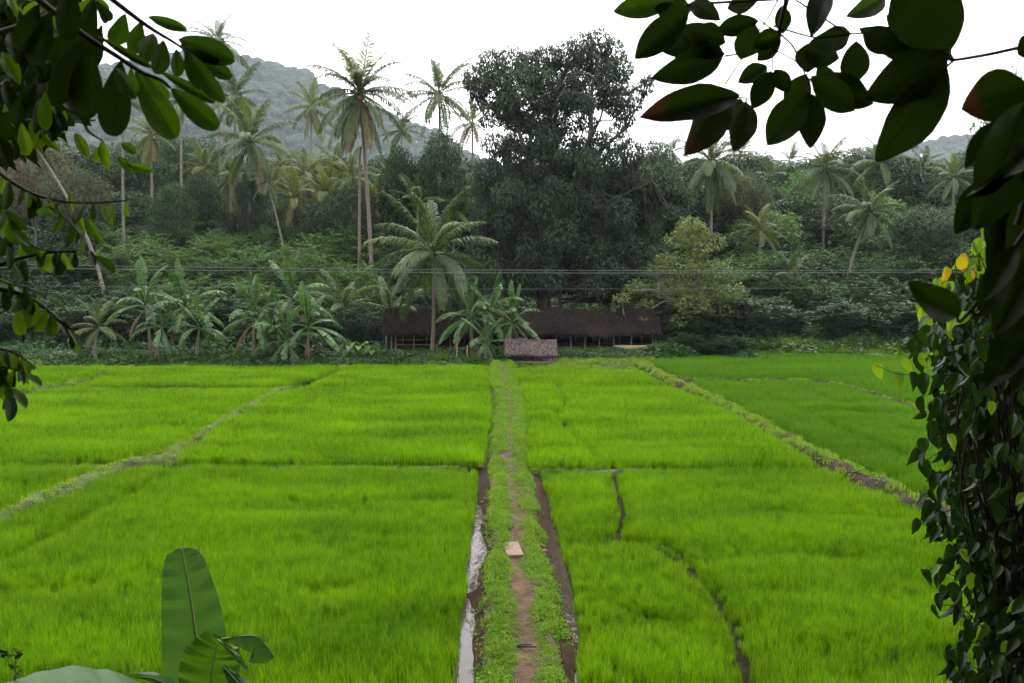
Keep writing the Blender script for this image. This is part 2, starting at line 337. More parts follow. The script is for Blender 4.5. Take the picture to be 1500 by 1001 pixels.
H2 = hill_fn([(900, 330), (1080, 300), (1150, 278), (1210, 256), (1260, 240), (1310, 226), (1350, 212), (1380, 206), (1420, 214), (1470, 226), (1540, 206), (1700, 180), (2200, 260)], 1750, 760, 13)
obj('hill', grid_mesh('distant_hill', np.linspace(250, 1340, 60), np.linspace(760, 2120, 46), H2, M['hill']), kind='structure')

# ------------------------------------------------------------------ instanced small growth (grass, rice, weeds): kinds of tuft
def tuft_rice(seed, nb, rad, h, w, mat):
    r = np.random.RandomState(seed); g = Geo()
    a = r.uniform(0, 6.283, nb); rr = rad * np.sqrt(r.uniform(0, 1, nb))
    B = np.stack([rr * np.cos(a), rr * np.sin(a), np.zeros(nb)], 1)
    a2 = r.uniform(0, 6.283, nb); lean = r.uniform(0.05, 0.35, nb); hh = h * r.uniform(0.7, 1.1, nb)
    O = np.stack([np.cos(a2), np.sin(a2), np.zeros(nb)], 1)
    sd_ = np.stack([-np.sin(a2 + r.normal(0, .6, nb)), np.cos(a2), np.zeros(nb)], 1) * w
    p1 = B + O * (lean * 0.35 * hh)[:, None] + np.array([0, 0, 1]) * (hh * 0.55)[:, None]
    p2 = B + O * (lean * hh * r.uniform(.9, 1.8, nb))[:, None] + np.array([0, 0, 1]) * hh[:, None]
    V = np.stack([B - sd_ * .5, B + sd_ * .5, p1 + sd_ * .5, p1 - sd_ * .5, p2], 1).reshape(-1, 3)
    k = np.arange(nb)[:, None] * 5
    t = np.repeat(r.uniform(0, 1, nb), 5)
    g.add(V, np.hstack([k, k + 1, k + 2, k + 3]), t)
    g.F.append((np.hstack([k + 3, k + 2, k + 4]))); g.M.append(np.zeros(nb, int))
    return g.mesh('tuft', mat)
def tuft_herb(seed, nl, rad, h, L, mat, wr=0.55):
    r = np.random.RandomState(seed); g = Geo()
    a = r.uniform(0, 6.283, nl); rr = rad * np.sqrt(r.uniform(0, 1, nl))
    P = np.stack([rr * np.cos(a), rr * np.sin(a), h * r.uniform(.15, 1, nl) * (1 - .6 * (rr / rad) ** 2)], 1)
    a2 = a + r.normal(0, 1.0, nl)
    D = np.stack([np.cos(a2), np.sin(a2), r.uniform(-.35, .6, nl)], 1)
    N = np.stack([r.normal(0, .4, nl), r.normal(0, .4, nl), np.ones(nl)], 1)
    ll = L * r.uniform(.6, 1.25, nl)
    cards(g, P, D, N, ll, ll * wr, r.uniform(0, 1, nl))
    return g.mesh('tuft', mat)
def proto(me):
    return bpy.data.objects.new('tuft_source', me)      # stays outside the scene: only its mesh is instanced

_ng = {}
def scatter(name, pts, scl, protos, label, cat, seed=0, parent=None, tilt=0.12):
    """ONE object of countless tufts: a point cloud mesh with geometry-node instances"""
    r = np.random.RandomState(seed + 11); n = len(pts)
    me = bpy.data.meshes.new(name); me.vertices.add(n)
    me.vertices.foreach_set('co', np.asarray(pts, np.float32).ravel())
    a = me.attributes.new('scl', 'FLOAT', 'POINT'); a.data.foreach_set('value', np.asarray(scl, np.float32))
    rot = np.stack([r.normal(0, tilt, n), r.normal(0, tilt, n), r.uniform(0, 6.283, n)], 1).astype(np.float32)
    a = me.attributes.new('rot', 'FLOAT_VECTOR', 'POINT'); a.data.foreach_set('vector', rot.ravel())
    a = me.attributes.new('pick', 'INT', 'POINT'); a.data.foreach_set('value', r.randint(0, len(protos), n).astype(np.int32))
    me.update()
    o = bpy.data.objects.new(name, me); COL.objects.link(o)
    ng = bpy.data.node_groups.new('scatter', 'GeometryNodeTree')
    ng.interface.new_socket('Geometry', in_out='INPUT', socket_type='NodeSocketGeometry')
    ng.interface.new_socket('Geometry', in_out='OUTPUT', socket_type='NodeSocketGeometry')
    N, L = ng.nodes, ng.links
    gi = N.new('NodeGroupInput'); go = N.new('NodeGroupOutput'); ip = N.new('GeometryNodeInstanceOnPoints'); jn = N.new('GeometryNodeJoinGeometry')
    for q in protos:
        oi = N.new('GeometryNodeObjectInfo'); oi.inputs['Object'].default_value = q
        gi2 = N.new('GeometryNodeGeometryToInstance'); L.new(oi.outputs['Geometry'], gi2.inputs[0]); L.new(gi2.outputs[0], jn.inputs[0])
    def named(t, nm):
        x = N.new('GeometryNodeInputNamedAttribute'); x.data_type = t; x.inputs['Name'].default_value = nm; return x.outputs['Attribute']
    L.new(gi.outputs[0], ip.inputs['Points']); L.new(jn.outputs[0], ip.inputs['Instance'])
    ip.inputs['Pick Instance'].default_value = True
    L.new(named('INT', 'pick'), ip.inputs['Instance Index']); L.new(named('FLOAT_VECTOR', 'rot'), ip.inputs['Rotation']); L.new(named('FLOAT', 'scl'), ip.inputs['Scale'])
    L.new(ip.outputs[0], go.inputs[0])
    md = o.modifiers.new('scatter', 'NODES'); md.node_group = ng
    if parent is not None: o.parent = parent
    o['kind'] = 'stuff'
    if label: o['label'] = label; o['category'] = cat
    return o

def poly_w(px, z): return np.array([at_z(a, b, z)[:2] for a, b in px])
def inside(P, poly):
    x, y = P[:, 0], P[:, 1]; c = np.zeros(len(P), bool); n = len(poly)
    for i in range(n):
        x1, y1 = poly[i]; x2, y2 = poly[(i + 1) % n]
        if y1 == y2: continue
        m = ((y1 > y) != (y2 > y)) & (x < (x2 - x1) * (y - y1) / (y2 - y1) + x1); c ^= m
    return c
def line_dist(P, line):
    d = np.full(len(P), 1e9)
    for a, b in zip(line[:-1], line[1:]):
        ab = b - a; t = np.clip(((P - a) @ ab) / (ab @ ab + 1e-9), 0, 1)
        d = np.minimum(d, np.linalg.norm(P - a - t[:, None] * ab, axis=1))
    return d

# ------------------------------------------------------------------ paddies
rice_near = [proto(tuft_rice(s, 27, 0.11, 0.36, 0.0085, M['rice'])) for s in range(4)]
rice_far = [proto(tuft_rice(20 + s, 30, 0.20, 0.36, 0.015, M['rice'])) for s in range(4)]
rice_deep = [proto(tuft_rice(40 + s, 30, 0.20, 0.42, 0.015, M['rice_dark'])) for s in range(4)]
Z1, Z2, Z3, Z4 = 0.05, 0.22, 0.34, 0.14
PLOTS = [
 ('near', Z1, [(699, 697), (692, 760), (682, 830), (674, 900), (662, 1001), (650, 1090), (-160, 1090), (-160, 835), (0, 775), (62, 747), (183, 697), (262, 691)],
  'bright young rice filling the large near plot beside the wide water channel'),
 ('near', Z1, [(-160, 688), (0, 688), (140, 692), (150, 697), (40, 740), (-30, 772), (-160, 812)], 'bright young rice in the wedge plot outside the diagonal bund at the picture edge'),
 ('near', Z1, [(793, 697), (808, 745), (822, 800), (836, 850), (848, 910), (853, 960), (850, 1001), (855, 1090), (1750, 1090), (1470, 815), (1345, 758), (1290, 732), (1262, 727), (1235, 704), (1190, 697)],
  'bright young rice in the near plot crossed by a curving bare furrow'),
 ('mid', Z2, [(714, 575), (716, 610), (710, 640), (702, 684), (262, 682), (335, 625), (420, 579), (455, 574)], 'bright rice between the footpath and the diagonal bund, beyond the cross bund'),
 ('mid', Z2, [(108, 576), (402, 576), (322, 619), (250, 664), (172, 682), (-160, 678), (-160, 612), (0, 589), (60, 580)], 'wide bright rice plot outside the diagonal bund with a thin bund behind'),
 ('mid', Z2, [(761, 571), (772, 600), (777, 640), (781, 688), (1190, 689), (1128, 646), (1053, 603), (975, 571)], 'bright rice plot by the footpath with a curving furrow through its middle'),
 ('far', Z3, [(517, 542), (712, 542), (714, 570), (455, 570)], 'thin strip of rice at the far end next to the footpath'),
 ('far', Z3, [(204, 543), (500, 543), (455, 558), (412, 570), (112, 570)], 'long thin rice strip below the banana plants'),
 ('far', Z3, [(-160, 542), (188, 542), (96, 563), (0, 580), (-160, 600)], 'rice corner below the grassy bank at the picture edge'),
 ('far', Z3, [(757, 547), (935, 547), (966, 566), (760, 567)], 'thin strip of rice in front of the grassy clearing'),
]
DEEP = [
 (Z4, [(938, 526), (1100, 523), (1400, 521), (1800, 521), (1800, 600), (1425, 638), (1338, 597), (1240, 568), (1180, 560), (1003, 561)], 'darker green rice strip at the far side below the creeper bank'),
 (Z4, [(1005, 566), (1178, 564), (1237, 573), (1330, 604), (1422, 645), (1800, 612), (2100, 950), (1500, 800), (1345, 727), (1212, 667), (1070, 592)], 'darker green rice plot beyond the grassy diagonal bund'),
]
FURROWS = [(Z2, 0.075, [(815, 568), (828, 590), (826, 604)]), (Z2, 0.075, [(816, 610), (842, 645), (868, 672), (877, 690)]),
 (Z1, 0.08, [(897, 694), (904, 725), (912, 755), (905, 795), (868, 806), (840, 805)]),
 (Z1, 0.075, [(905, 800), (965, 808), (1010, 838), (1045, 880), (1072, 925), (1088, 975), (1100, 1040)]),
 (Z2, 0.07, [(494, 574), (470, 590), (410, 611), (360, 633), (345, 655), (332, 668)]),
 (Z1, 0.055, [(262, 697), (200, 728), (150, 755), (60, 805), (-30, 850)]),
 (Z4, 0.07, [(1120, 585), (1180, 612), (1260, 650), (1350, 685), (1430, 715)]), (Z3, .07, [(785, 548), (783, 560), (760, 566)])]
SOFT = [(Z1, [(330, 768), (480, 748), (690, 745)]), (Z1, [(335, 900), (480, 882), (680, 838)]), (Z1, [(-20, 885), (120, 868), (240, 872)]), (Z1, [(980, 835), (1180, 822), (1340, 838)]), (Z1, [(420, 740), (560, 800), (670, 800)]),
 (Z2, [(785, 612), (960, 610), (1050, 622)]), (Z2, [(60, 625), (240, 604), (330, 600)]), (Z2, [(560, 615), (640, 612), (712, 608)]), (Z2, [(480, 640), (600, 632), (705, 634)]), (Z1, [(1120, 760), (1240, 770), (1330, 775)]), (Z1, [(860, 880), (980, 930), (1060, 960)]), (Z4, [(1200, 585), (1330, 640), (1430, 660)])]
SOFT = [poly_w(l, z) for z, l in SOFT]
FW = [(w, poly_w(l, z)) for z, w, l in FURROWS]
def paddies(plots, protos_fn, dens):
    rs = np.random.RandomState(3)
    mud = {}
    for i, (z, poly, label, kindn) in enumerate(plots):
        Pw = poly_w(poly, z)
        mud.setdefault(z, []).append(Pw)
        lo, hi = Pw.min(0), Pw.max(0)
        n = int(np.prod(hi - lo) * 95)
        P = rs.uniform(lo, hi, (n, 2)); P = P[inside(P, Pw)]
        d = dens(P[:, 1]) / 95.0
        P = P[rs.uniform(0, 1, len(P)) < d]
        px, py = to_px(np.column_stack([P, np.full(len(P), z + .2)]))
        P = P[(px > -50) & (px < 1550) & (py < 1060)]
        wob = 0.35 * wav(P[:, 0] * 3, P[:, 1] * 3, 1.0, 6)
        keep = np.ones(len(P), bool)
        for w, ln in FW:
            keep &= line_dist(P, ln) > w * (0.65 + 0.6 * rs.uniform(0, 1, len(P)) + 0.25 * wob)
        gaps = wav(P[:, 0] * 0.45 + 3, P[:, 1] * 1.6, 1.0, 9)
        keep &= ~((gaps > 1.5) & (rs.uniform(0, 1, len(P)) < 0.25))
        P = P[keep]
        h = 0.92 + 0.15 * wav(P[:, 0] * .35, P[:, 1] * 1.1, 1.0) + .045 * wav(P[:, 0] * 2.2, P[:, 1] * 3.1, 1.0) + rs.normal(0, .11, len(P))
        for w, ln in FW:
            df = line_dist(P, ln); h *= np.where(df < w + .10, .6, np.where(df < w + .22, .82, 1.0))
        ed = np.full(len(P), 1e9)
        loop = np.vstack([Pw, Pw[:1]]); ed = line_dist(P, loop)
        h *= np.where(ed < 0.25, 0.85, 1.0)
        for ln in SOFT: h *= 1 - .36 * np.exp(-(line_dist(P, ln) / .28) ** 2) * np.clip(.6 + .6 * wav(P[:, 0] * 1.3, P[:, 1] * 1.7), 0, 1)
        scatter('rice', np.column_stack([P, np.full(len(P), z - .01)]), np.clip(h, .4, 1.25), protos_fn(kindn), label, 'rice', i, tilt=0.07)
    for z, pl in mud.items():
        g = Geo()
        for q in pl:
            me = None
            import bmesh
            bm = bmesh.new(); f = bm.faces.new([bm.verts.new((a, b, z)) for a, b in q])
            if f.normal.z < 0: f.normal_flip()
            bmesh.ops.triangulate(bm, faces=bm.faces[:]); bm.verts.index_update()
            g.add([v.co[:] for v in bm.verts], [[v.index for v in f.verts] for f in bm.faces]); bm.free()
        obj('paddy_mud', g.mesh('paddy_mud', M['mud']), kind='structure')
def dens(y): return np.where(y < 24, 94, np.where(y < 32, 72, 46))
paddies([(z, p, l, k) for k, z, p, l in PLOTS], lambda k: rice_near if k == 'near' else rice_far, dens)
paddies([(z, p, l, 'deep') for z, p, l in DEEP], lambda k: rice_deep, lambda y: np.where(y < 32, 55, 40))

# ------------------------------------------------------------------ water, path, bunds
g = Geo()
wl_ = [(600, 690), (600, 760), (560, 900), (500, 1110)]; wr_ = [(840, 690), (900, 760), (980, 900), (1000, 1110)]
A = [at_z(a, b, 0.015) for a, b in wl_]; B = [at_z(a, b, 0.015) for a, b in wr_]
V = np.array(A + B); n = len(A)
g.add(V, [[i, i + n, i + 1 + n, i + 1] for i in range(n - 1)])
obj('ditch_water', g.mesh('ditch_water', M['water']), kind='structure')
g = Geo()
A = [at_z(a, b, 0.07) for a, b in [(690, 548), (680, 600), (655, 686)]]; B = [at_z(a, b, 0.07) for a, b in [(790, 548), (810, 600), (860, 686)]]
V = np.array(A + B); g.add(V, [[0, 3, 4, 1], [1, 4, 5, 2]])
obj('ditch_water', g.mesh('ditch_water', M['water']), kind='structure')

PATH = [(536, 716, 752), (548, 717, 754), (570, 716, 759), (600, 723, 771), (620, 722, 773), (640, 716, 775), (665, 713, 777), (690, 709, 780), (715, 709, 785), (740, 708, 789), (765, 707, 792),
        (790, 711, 791), (803, 716, 788), (815, 712, 795), (830, 706, 801), (860, 702, 811), (890, 699, 818), (930, 696, 825), (970, 695, 831), (1001, 694, 834), (1040, 690, 842), (1090, 684, 852)]
PL = np.array([at_z(l, y, 0.03) for y, l, r in PATH]); PR = np.array([at_z(r + 4 * (y > 690), y, 0.03) for y, l, r in PATH])
def path_edge(y):
    o = np.argsort(PL[:, 1])
    return np.interp(y, PL[o, 1], PL[o, 0]), np.interp(y, PR[o, 1], PR[o, 0])
def path_z(u, y):
    """height across the path mound, u 0..1 edge to edge"""
    e = np.minimum(u, 1 - u)
    top = 0.30 * sstep(0.0, 0.2, e) - 0.05 * np.exp(-((u - 0.53) / 0.14) ** 2)
    return -0.06 + top + 0.02 * np.sin(y * 3.1 + u * 5) + 0.012 * np.sin(y * 7.3 - u * 11)
ysp = np.arange(12.6, 54.5, 0.16); us = np.linspace(0, 1, 21)
U, Y = np.meshgrid(us, ysp); e0, e1 = path_edge(Y)
X = e0 + (e1 - e0) * U + 0.05 * np.sin(Y * 2.3) * (1 - np.abs(2 * U - 1)) + 0.03 * np.sin(Y * 5.7) * np.sign(U - .5) * (np.abs(2 * U - 1) > .8)
Z = path_z(U, Y) + np.interp(Y, [28, 32, 52, 55], [0, .10, .24, .40])
nx = len(us); i = np.arange(len(ysp) - 1)[:, None] * nx; j = np.arange(nx - 1)[None]
g = Geo().add(np.stack([X, Y, Z], -1).reshape(-1, 3), np.stack([i + j, i + j + 1, i + j + 1 + nx, i + j + nx], -1).reshape(-1, 4))
obj('path', g.mesh('path', M['soil'], True), kind='structure')

# wet mud in the ditches: puddles stand where it dips under the water
def ditch(name, ys_, left, right, bias, seed):
    n = len(ys_); us = np.linspace(0, 1, 13); U, Y = np.meshgrid(us, ys_); a, b = left(ys_)[:, None], right(ys_)[:, None]; X = a + (b - a) * U
    Z = .012 + bias(U, Y) + .022 * wav(X * 3 + seed, Y * 1.5, 1.0) + .012 * wav(X * 9, Y * 6 + seed, 1.0)
    nx = len(us); i = np.arange(n - 1)[:, None] * nx; j = np.arange(nx - 1)[None]
    g = Geo().add(np.stack([X, Y, Z], -1).reshape(-1, 3), np.stack([i + j, i + j + 1, i + j + 1 + nx, i + j + nx], -1).reshape(-1, 4))
    obj('ditch_mud', g.mesh('ditch_mud', M['ditch_mud'], True), kind='structure')
yd = np.arange(12.6, 28.4, .12)
ditch('l', yd, lambda y: path_edge(y)[0] - 1.0, lambda y: path_edge(y)[0] + .12, lambda U, Y: np.interp(Y, [12, 16.3, 16.9, 17.4, 18.0, 24, 25.2, 29], [-.042, -.036, .002, .012, -.026, -.032, .05, .07]) + .10 * sstep(.80, 1.0, U) + .06 * sstep(.2, 0, U), 1)
ditch('r', yd, lambda y: path_edge(y)[1] - .12, lambda y: path_edge(y)[1] + 1.0, lambda U, Y: np.interp(Y, [12, 13.6, 14.2, 16, 17.5, 18.5, 21, 29], [-.035, -.028, -.004, -.012, -.03, -.012, .004, .06]) + .10 * sstep(.2, .0, U) + .07 * sstep(.55, 1, U), 2)
herb = [proto(tuft_herb(s, 26, 0.13, 0.15, 0.062, M['weed'])) for s in range(3)]
grassy = [proto(tuft_rice(60 + s, 16, 0.09, 0.16, 0.010, M['weed'])) for s in range(2)]
pale = [proto(tuft_rice(70 + s, 18, 0.12, 0.15, 0.014, M['weed_pale'])) for s in range(3)] + [proto(tuft_herb(80, 20, 0.13, 0.10, 0.07, M['weed_pale']))]
deep = [proto(tuft_herb(90 + s, 26, 0.30, 0.34, 0.15, M['weed_deep'])) for s in range(3)] + [proto(tuft_rice(95, 20, 0.25, 0.4, 0.02, M['weed_deep']))]
creep = [proto(tuft_herb(100 + s, 26, 0.28, 0.20, 0.13, M['weed'], .7)) for s in range(2)] + deep[:1] + [proto(tuft_rice(105, 24, 0.25, 0.3, 0.018, M['weed']))]

rs = np.random.RandomState(9)
n = 17000
y = rs.uniform(12.7, 54.4, n); u = rs.uniform(0.0, 1.0, n); e0, e1 = path_edge(y)
trail = 0.53 + 0.05 * np.sin(y * 0.9) + 0.03 * np.sin(y * 2.3)
bare = np.interp(y, [12, 20, 21.5, 24, 30, 55], [.125, .11, .17, .085, .06, .022]) * (0.8 + .5 * np.sin(y * 1.7) * np.sin(y * .63 + 1))
k = (np.abs(u - trail) > bare * rs.uniform(.6, 1.25, n)) & (wav(u * 6, y * 1.5) < 1.1)
k &= ~((y > 20.4) & (y < 21.3) & (u > .3) & (u < .75))
k &= ~((u < .17 + .05 * np.sin(y * 1.3)) & (y < 30) & (rs.uniform(0, 1, n) < .85))
y, u, e0, e1 = y[k], u[k], e0[k], e1[k]
x = e0 + (e1 - e0) * u
z = path_z(u, y) + np.interp(y, [28, 32, 52, 55], [0, .10, .24, .40]) - .01
s = (0.60 + .42 * np.clip(wav(x * 2.4, y * 1.5, 1.0), -1, 1.4) * .75) * (1 - .75 * np.exp(-((u - .53) / .20) ** 2)) + .17
k2 = rs.uniform(0, 1, len(x)) < .72
scatter('path_weeds', np.column_stack([x, y, z])[k2], s[k2], herb, 'low leafy weeds along both sides of the bare earth footpath', 'weeds', 1)
n = 1100; yt = rs.uniform(12.7, 50, n); ut = .53 + .05 * np.sin(yt * .9) + .03 * np.sin(yt * 2.3) + rs.normal(0, .085, n); a0, a1 = path_edge(yt); xt = a0 + (a1 - a0) * ut
kt = wav(xt * 3, yt * 2.2) > -.25
scatter('trail_weeds', np.column_stack([xt, yt, path_z(ut, yt) + np.interp(yt, [28, 32, 52, 55], [0, .10, .24, .40]) - .02])[kt], rs.uniform(.18, .5, n)[kt], herb + grassy, 'sparse sprigs creeping over the bare middle of the footpath', 'weeds', 3)
scatter('path_grass', np.column_stack([x, y, z])[~k2], s[~k2] * 1.1, grassy + pale[:1], 'short grass mixed into the footpath verges', 'grass', 2)

def bund(name, px, z, w, h, seed, side_bare=None, tufts=None, dens_=26, label=None, sc=1.0, mat='bund'):
    """an earth bund along a polyline: swept mound plus its grass"""
    r = np.random.RandomState(seed)
    P = np.array([at_z(a, b, z) for a, b in px])[:, :2]
    seg = np.concatenate([[0], np.cumsum(np.linalg.norm(np.diff(P, axis=0), axis=1))])
    t = np.arange(0, seg[-1], 0.22); C = np.column_stack([np.interp(t, seg, P[:, 0]), np.interp(t, seg, P[:, 1])])
    if len(C) > 9:
        kk = np.ones(7) / 7; C = np.column_stack([np.convolve(np.pad(C[:, q], 3, mode='edge'), kk, 'valid') for q in (0, 1)])
    T = np.gradient(C, axis=0); T /= np.linalg.norm(T, axis=1)[:, None] + 1e-9; Nn = np.column_stack([-T[:, 1], T[:, 0]])
    C = C + Nn * (0.10 * w * np.sin(t * 1.9 + seed) + .08 * w * np.sin(t * 4.1))[:, None]
    us = np.linspace(-1, 1, 9); prof = h * (1 - np.abs(us) ** 2.2)
    wv = w * .5 * (1 + .18 * np.sin(t * 1.3 + 2 * seed) + .1 * np.sin(t * 3.7))
    V = np.zeros((len(t), 9, 3)); V[:, :, :2] = C[:, None] + Nn[:, None] * us[None, :, None] * wv[:, None, None]
    V[:, :, 2] = z - .05 + prof[None] * (1 + .2 * np.sin(t * 2.7))[:, None] + r.normal(0, .012 if mat == 'bund' else .032, (len(t), 9)) + .05 * (np.abs(us) < .9)
    i = np.arange(len(t) - 1)[:, None] * 9; j = np.arange(8)[None]
    g = Geo().add(V.reshape(-1, 3), np.stack([i + j, i + j + 9, i + j + 10, i + j + 1], -1).reshape(-1, 4))
    obj('field_bund', g.mesh('field_bund', M[mat], True), kind='structure')
    n = int(seg[-1] * (w + .25) * dens_ * 1.7); a = r.uniform(0, len(t) - 1.01, n); ia = a.astype(int); uu = r.uniform(-1.25, 1.25, n)
    k = np.ones(n, bool)
    if side_bare is not None:
        s0, s1, sd_ = side_bare; f = a / len(t)
        k &= ~((f > s0) & (f < s1) & (uu * sd_ > -.1) & (r.uniform(0, 1, n) < .88))
    k &= wav(C[ia, 0] * 2 + uu, C[ia, 1] * 2) < 1.5
    ia, uu = ia[k], uu[k]
    XY = C[ia] + Nn[ia] * (uu * wv[ia])[:, None] + r.normal(0, .05, (len(ia), 2))
    Zt = z - .02 + h * np.clip(1 - np.abs(uu) ** 2.2, 0, 1)
    scatter('bund_grass', np.column_stack([XY, Zt]), sc * r.uniform(.55, 1.15, len(ia)), tufts or pale + herb[:1], label, 'grass', seed)
bund('b', [(-60, 795), (0, 766), (60, 741), (120, 714), (175, 692), (250, 672), (330, 622), (415, 575), (460, 560), (512, 541)], .12, .62, .26, 1, label='pale cut grass on the diagonal bund across from the banana clumps')
bund('b', [(925, 533), (985, 565), (1060, 600), (1130, 641), (1195, 678), (1240, 697), (1320, 737), (1400, 776), (1520, 832)], .10, .70, .30, 2, mat='bund_brown', side_bare=(.76, .99, -1), label='yellow-green grass on the diagonal bund beside the darker rice', tufts=pale[:3] + herb[:1] + grassy[:1], dens_=34, sc=1.2)
bund('b', [(-100, 681), (0, 684), (100, 687), (172, 690)], .10, .30, .13, 3, label='thin strip of pale grass on the cross bund outside the diagonal bund', sc=.7)
bund('b', [(258, 687), (400, 688), (560, 690), (706, 691)], .10, .30, .13, 4, label='thin pale grass strip on the cross bund that meets the footpath', sc=.7)
bund('b', [(776, 694), (860, 695), (1000, 694), (1205, 693)], .10, .30, .13, 5, label='thin pale grass strip on the cross bund running to the grassy diagonal bund', sc=.75)
bund('b', [(110, 573), (250, 573), (412, 572)], .26, .34, .12, 6, label='hairline of pale grass on the far cross bund below the bananas', sc=.8)
bund('b', [(452, 572), (560, 572), (716, 572)], .26, .25, .12, 7, label='faint grass line on the far cross bund beside the footpath', sc=.7)
bund('b', [(757, 569), (860, 569), (972, 569)], .26, .25, .12, 8, label='faint grass line on the far cross bund before the clearing', sc=.7)
bund('b', [(-60, 599), (0, 584), (96, 567), (198, 541)], .20, .55, .22, 9, label='pale grass on the short slanting bund at the picture edge')
bund('b', [(985, 562), (1080, 563), (1180, 562), (1240, 571), (1335, 601), (1425, 642)], .12, .45, .22, 10, mat='bund_brown', side_bare=(.45, .95, -1), label='broken grass on the bund within the darker rice', sc=.8)

# concrete slab over the culvert, stick, stones
sl = at_z(751, 802, .27)
g = Geo(); box(g, (0, 0, 0), (.34, .95, .09), rz=.12)
o = thing('concrete_slab', 'pinkish concrete slab bridging a cut in the middle of the footpath', 'slab', (sl[0], sl[1], .215), data=g.mesh('slab', M['concrete']))
bv = o.modifiers.new('bevel', 'BEVEL'); bv.width = .015; bv.segments = 2
st = at_z(762, 951, .2)
g = Geo(); tube(g, [(-.28, 0, .02), (-.1, .03, .035), (.08, -.02, .05), (.24, .02, .03)], [.018, .022, .018, .01], 6); tube(g, [(-.2, -.05, .02), (0, .03, .06), (.18, .06, .05)], [.012, .014, .008], 6)
thing('stick', 'dark broken stick lying across the footpath among weeds', 'stick', (st[0], st[1], .2), data=g.mesh('stick', M['twig']))
for i, (a, b, s_) in enumerate([(779, 803, .07), (792, 800, .055), (797, 808, .06)]):
    r = np.random.RandomState(i); p = at_z(a, b, .12)
    import bmesh
    bm = bmesh.new(); bmesh.ops.create_icosphere(bm, subdivisions=2, radius=s_)
    for v in bm.verts: v.co = v.co * (1 + .25 * math.sin(v.co.x * 60 + i) * math.cos(v.co.y * 47 + i)); v.co.z *= .7
    me = bpy.data.meshes.new('stone'); bm.to_mesh(me); bm.free(); me.materials.append(M['concrete'])
    thing('stone', ['pale stone touching the culvert slab end', 'small pale stone at the ditch edge near the slab', 'pale stone lowest beside the water by the slab'][i], 'stone', (p[0], p[1], .13), group='stones by the culvert', data=me)

# ------------------------------------------------------------------ thatched huts
def thatch_slope(g, x0, x1, yr, zr, ye, ze, n, L, r, tint=(0, 1), wd=.05, sag=None):
    """thatch strands over a slope from ridge (yr,zr) to eave (ye,ze)"""
    v = r.uniform(-.02, 1.0, n); x = r.uniform(x0, x1, n)
    dy, dz = ye - yr, ze - zr; ln = math.hypot(dy, dz)
    sg = sag(x) if sag else 0
    P = np.column_stack([x, yr + dy * v, zr + dz * v + sg + r.uniform(.0, .06, n)])
    D = np.column_stack([r.normal(0, .16, n), np.full(n, dy / ln), dz / ln + r.normal(0, .12, n)])
    sgn = -1 if dy < 0 else 1
    N = np.column_stack([r.normal(0, .3, n), np.full(n, -dz / ln * sgn * 1.0 * (1 if True else 1)), np.full(n, abs(dy) / ln)])
    cards(g, P, D, N, L * r.uniform(.6, 1.3, n), wd * r.uniform(.6, 1.4, n), r.uniform(tint[0], tint[1], n), fold=.1, mid=.35)
    # ragged fringe along the eave
    m = int(n * .12); x = r.uniform(x0, x1, m)
    sg = sag(x) if sag else 0
    P = np.column_stack([x, np.full(m, ye + .02 * sgn), ze + sg + r.uniform(-.02, .08, m)])
    D = np.column_stack([r.normal(0, .18, m), np.full(m, .25 * sgn), np.full(m, -1.0)])
    cards(g, P, D, np.tile([0, sgn, .2], (m, 1)) + r.normal(0, .2, (m, 3)), L * r.uniform(.5, 1.1, m), wd * r.uniform(.5, 1.2, m), r.uniform(tint[0], tint[1], m), mid=.35)

